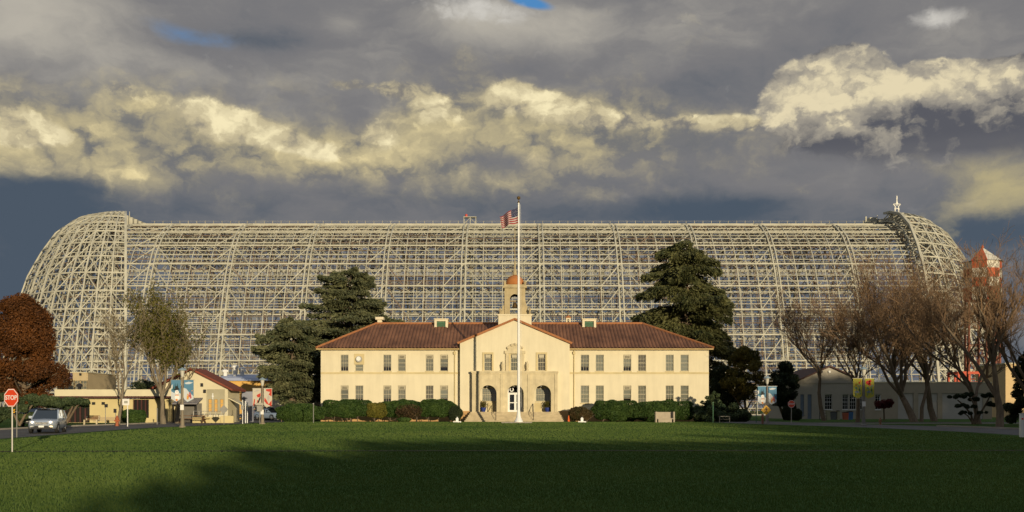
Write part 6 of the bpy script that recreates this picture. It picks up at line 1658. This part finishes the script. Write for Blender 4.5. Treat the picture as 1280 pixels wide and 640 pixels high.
# picnic table under the awning
Yq = 103; x = XA(241,Yq); zb = g(Yq); B = thing('picnic_table', 'long brown picnic table beneath the lean-to awning', 'table', (x,Yq,zb))
mb = MB(); mb.box(x-1.5,x+1.5,Yq-.4,Yq+.4,zb+.72,zb+.78); mb.build('tabletop', M_WOOD, B)
for dy_ in (-.7,.7):
    mb = MB(); mb.box(x-1.5,x+1.5,Yq+dy_-.14,Yq+dy_+.14,zb+.43,zb+.48); mb.build('seat', M_WOOD, B)
for dx_ in (-1.1,1.1):
    mb = MB(); mb.beam((x+dx_,Yq-.65,zb),(x+dx_,Yq+.25,zb+.72),.09); mb.beam((x+dx_,Yq+.65,zb),(x+dx_,Yq-.25,zb+.72),.09); mb.beam((x+dx_,Yq-.75,zb+.4),(x+dx_,Yq+.75,zb+.4),.08); mb.build('trestle', M_WOOD, B)
# bins and boxes in front of the right building
Yq = 140; zb = g(Yq)
def bin_(px, w, h, nm, label, cat, m, lid):
    x = XA(px,Yq); B = thing(nm, label, cat, (x,Yq,zb))
    mb = MB(); mb.add([(x-w*.42,Yq-.28,zb),(x+w*.42,Yq-.28,zb),(x+w*.42,Yq+.28,zb),(x-w*.42,Yq+.28,zb),(x-w/2,Yq-.33,zb+h),(x+w/2,Yq-.33,zb+h),(x+w/2,Yq+.33,zb+h),(x-w/2,Yq+.33,zb+h)],[(0,3,2,1),(0,1,5,4),(1,2,6,5),(2,3,7,6),(3,0,4,7),(4,5,6,7)]); mb.build('body', m, B)
    mb = MB(); mb.box(x-w/2-.03,x+w/2+.03,Yq-.36,Yq+.36,zb+h+.004,zb+h+.07); mb.box(x-w*.3,x+w*.3,Yq-.3,Yq+.3,zb+h+.07,zb+h+.12); mb.build('lid', lid, B)
bin_(1035.5,.62,1.2,'waste_bin','pale waste bin left of the grey one by the rail','bin',M_SAGE,M_SAGE)
bin_(1041,.9,1.0,'waste_bin','grey waste bin before the right gabled building','bin',mat('bin_grey',(.13,.14,.14),.7),M_IRON)
bin_(1047.3,.4,1.15,'waste_bin','slim pale bin right of the grey bin','bin',M_SAGE,M_IRON)
bin_(1056.8,.72,.95,'orange_bin','orange red bin standing beside the blue one','bin',mat('bin_orange',(.50,.13,.07),.6),M_IRON)
bin_(1062.4,.72,1.05,'blue_bin','blue bin standing beside the orange red one','bin',mat('bin_blue',(.06,.16,.36),.6),M_IRON)
xa, xb = XA(1024.5,Yq), XA(1033.2,Yq); mb = MB()
for x in (xa, (xa+xb)/2, xb): mb.beam((x,Yq,zb-.05),(x,Yq,ZA(512.5,Yq)),.07)
for q in (512.8, 516.5, 520): mb.beam((xa,Yq,ZA(q,Yq)),(xb,Yq,ZA(q,Yq)),.06)
tag(mb.build('hand_rail', M_IRON, origin=(xa,Yq,zb)), 'dark railing in front of the right gabled building window', 'railing')

# ---------------------------------------------------------------- cars
M_TYRE = mat('tyre_rubber', (.018,.018,.018), .85, .2, 5); M_RIM = mat('rim_alloy', (.45,.45,.45), .35, .1, 4, metal=.7); M_CGL = mat('car_glass', (.018,.022,.026), .06, .1, 2, spec=.7)
M_TRIMB = mat('black_trim', (.02,.02,.022), .6, .1, 4)
def paint(nm, col): return mat(nm, col, .28, .05, 1.2, spec=.6, metal=.25)
M_LIT = emat('headlamp_lit', (1.0, .86, .72), 3.0); M_FOG = emat('fog_lamp_lit', (1.0, .72, .35), 2.0); M_HL = mat('headlamp_clear', (.55,.55,.52), .15, .05); M_TAIL = mat('tail_red', (.35,.02,.02), .3)
def car(name, label, loc, rz, pm, L=4.55, Wd=1.84, H=1.66, kind='suv', lit=False, group=None):
    """car along local x, nose at +x"""
    B = thing(name, label, 'car', loc, group, rz); h = L/2; w = Wd/2
    # stations: x, z bottom, z belt, half width at belt
    st = [(-h,.50,.86,w*.86),(-h+.10,.36,1.0,w*.93),(-h*.62,.27,1.03,w),(0,.26,1.0,w),(h*.36,.26,.98,w),(h*.62,.28,.93,w*.985),(h-.16,.32,.84,w*.90),(h,.44,.70,w*.78)]
    mb = MB(); rings = []
    for x, zb, zt, ww in st:
        rings.append([(x,-ww*.90,zb),(x,-ww,zb+.14),(x,-ww*1.0,(zb+zt)/2),(x,-ww*.955,zt-.05),(x,-ww*.86,zt),(x,0,zt+.035),(x,ww*.86,zt),(x,ww*.955,zt-.05),(x,ww,(zb+zt)/2),(x,ww,zb+.14),(x,ww*.90,zb)])
    n = 11; vs = [v for r in rings for v in r]
    fs = [(i*n+k,i*n+(k+1)%n,(i+1)*n+(k+1)%n,(i+1)*n+k) for i in range(len(st)-1) for k in range(n)] + [tuple(range(n-1,-1,-1)), tuple(range((len(st)-1)*n, len(st)*n))]
    mb.add(vs, fs); body = mb.build('body', pm, B, smooth=True, local=True)
    # cabin: glass greenhouse with painted roof and pillars
    if kind == 'suv': c = [(-h+.14,1.0),(-h+.42,H-.06),(-h*.3,H),(h*.10,H-.03),(h*.47,.97)]
    else: c = [(-h*.80,.98),(-h*.42,H-.06),(-h*.15,H),(h*.12,H-.03),(h*.50,.96)]
    def sec(p, inset=0): 
        t = (p[1]-.95)/(H-.95); return w*(.90-.17*t)-inset
    mb = MB(); vs = []
    for p in c: q = sec(p); vs += [(p[0],-q,p[1]-(.06 if p[1]>1.2 else 0)),(p[0],q,p[1]-(.06 if p[1]>1.2 else 0))]
    mb.add(vs, [(2*i,2*i+1,2*i+3,2*i+2) for i in range(4)] + [(0,2,4,6,8),(9,7,5,3,1)]); mb.build('window', M_CGL, B, local=True)
    mb = MB()
    r_ = c[1:4]
    vs = []
    for p in r_: q = sec(p)-.01; vs += [(p[0],-q-.03,p[1]-.09),(p[0],-q+.10,p[1]-.005),(p[0],0,p[1]+.03),(p[0],q-.10,p[1]-.005),(p[0],q+.03,p[1]-.09)]
    mb.add(vs, [(5*i+k,5*i+k+1,5*(i+1)+k+1,5*(i+1)+k) for i in range(2) for k in range(4)])
    for s in (-1,1):
        for a, b in ((c[0],c[1]),(c[3],c[4])): mb.beam((a[0],s*(sec(a)+.008),a[1]-(.07 if a[1]>1.2 else 0)),(b[0],s*(sec(b)+.008),b[1]-(.07 if b[1]>1.2 else 0)),.085)
        for x in (-h*.34, h*.06):
            p1 = (x,.99); p2 = (x-.05,H-.06); mb.beam((x,s*(sec(p1)+.012),.99),(x-.05,s*(sec(p2)+.012),H-.1),.075)
    mb.build('roof', pm, B, smooth=False, local=True)
    if kind == 'suv':
        for s in (-1,1):
            mb = MB(); mb.beam((-h+.6,s*(w*.66),H+.05),(h*.05,s*(w*.66),H+.04),.045); mb.beam((-h+.6,s*w*.66,H-.02),(-h+.6,s*w*.66,H+.05),.04); mb.beam((h*.05,s*w*.66,H-.04),(h*.05,s*w*.66,H+.04),.04); mb.build('roof_rail', M_TRIMB, B, local=True)
    for s in (-1,1):
        for x in (h*.60,-h*.58):
            mb = MB(); yw = s*(w-.11); prof = [(.22,-.11),(.33,-.105),(.345,-.05),(.345,.05),(.33,.105),(.22,.11)]
            vs = []; nn = 20
            for r, d in prof:
                for k in range(nn): t = 2*math.pi*k/nn; vs.append((x+r*math.cos(t), yw+d, .345+r*math.sin(t)))
            mb.add(vs, [(i*nn+k,i*nn+(k+1)%nn,(i+1)*nn+(k+1)%nn,(i+1)*nn+k) for i in range(5) for k in range(nn)]); wh = mb.build('wheel', M_TYRE, B, local=True)
            mb = MB()
            yo = yw+s*.085
            mb.add([(x+.23*math.cos(2*math.pi*k/nn), yo-s*.05, .345+.23*math.sin(2*math.pi*k/nn)) for k in range(nn)], [tuple(range(nn))])
            for k in range(5):
                t = 2*math.pi*k/5; mb.beam((x,yo,.345),(x+.225*math.cos(t),yo,.345+.225*math.sin(t)),.065,.03)
            mb.build('rim', M_RIM, wh, local=True)
            mb = MB(); vs = []
            for k in range(9):
                t = math.pi*k/8-.0; vs += [(x+.37*math.cos(t),s*(w+.004),.345+.37*math.sin(t)),(x+.44*math.cos(t),s*(w+.012),.345+.44*math.sin(t))]
            mb.add(vs, [(2*k,2*k+1,2*k+3,2*k+2) for k in range(8)]); mb.build('wheel_arch', M_TRIMB, B, local=True)
        mb = MB(); mb.add([(h*.36,s*(w*.90),1.0),(h*.36,s*(w+.16),1.02),(h*.30,s*(w+.17),1.02),(h*.28,s*(w*.90),1.0),(h*.36,s*(w*.90),1.16),(h*.36,s*(w+.16),1.17),(h*.30,s*(w+.17),1.17),(h*.28,s*(w*.90),1.16)],[(0,1,5,4),(1,2,6,5),(2,3,7,6),(4,5,6,7),(0,3,2,1)]); mb.build('mirror', pm, B, local=True)
        mb = MB(); mb.add([(h-.10,s*w*.46,.70),(h-.16,s*w*.84,.72),(h-.30,s*w*.90,.83),(h-.13,s*w*.44,.80)], [(0,1,2,3)]); mb.cb((h-.10,s*w*.60,.755),(.12,.34,.11)); hl_ = mb.build('headlight', M_HL, B, local=True)
        mb = MB(); mb.ball((h-.03,s*w*.62,.755),.075,10,8); mb.build('lamp', M_LIT if lit else M_RIM, hl_, local=True)
        mb = MB(); mb.cb((h-.02,s*w*.66,.46),(.06,.16,.09)); mb.build('fog_light', M_FOG if lit and s > 0 else M_HL, B, local=True)
        mb = MB(); mb.cb((-h+.05,s*w*.72,.92),(.1,.26,.22)); mb.build('tail_light', M_TAIL, B, local=True)
        mb = MB(); mb.box(-.12,.02,s*(w+.002)-.01,s*(w+.002)+.012,.86,.89); mb.build('door_handle', M_TRIMB, B, local=True)
    mb = MB(); mb.cb((h-.02,0,.68),(.07,w*.86,.14)); gr2 = mb.build('grille', M_TRIMB, B, local=True)
    mb = MB()
    for k in range(3): mb.cb((h+.018,0,.635+k*.045),(.012,w*.84,.014))
    mb.build('grille_bar', M_RIM, gr2, local=True)
    mb = MB(); mb.cb((h-.04,0,.36),(.14,w*1.44,.14)); mb.cb((h-.02,0,.47),(.08,w*.95,.08)); mb.build('front_bumper', M_TRIMB, B, local=True)
    mb = MB(); mb.cb((-h+.04,0,.45),(.14,w*1.5,.18)); mb.build('rear_bumper', M_TRIMB, B, local=True)
    mb = MB(); mb.cb((h+.05,0,.47),(.012,.34,.12)); mb.build('number_plate', M_SWHT, B, local=True)
    return B
Yk = 71; car('suv_car', 'silver blue car driving towards the viewer with headlights on', (XA(60,Yk),Yk,g(Yk)+.012), R(-76), paint('silver_blue_paint', (.40,.45,.52)), lit=True)
Yk = 88; car('parked_car', 'grey car parked half hidden behind the pruned pine on the left', (XA(40,Yk),Yk,g(Yk)+.004), R(-60), paint('grey_paint', (.30,.30,.31)))
Yk = 133; car('parked_car', 'dark blue car parked left behind the red and white banner lamp', (XA(322.5,Yk),Yk,g(Yk)+.012), R(-150), paint('dark_blue_paint', (.035,.055,.11)), kind='suv')
Yk = 130; car('parked_car', 'light blue car parked between the lamp post and the big round shrub', (XA(337,Yk),Yk,g(Yk)+.012), R(-35), paint('light_blue_paint', (.28,.36,.48)), H=1.48, kind='sedan')
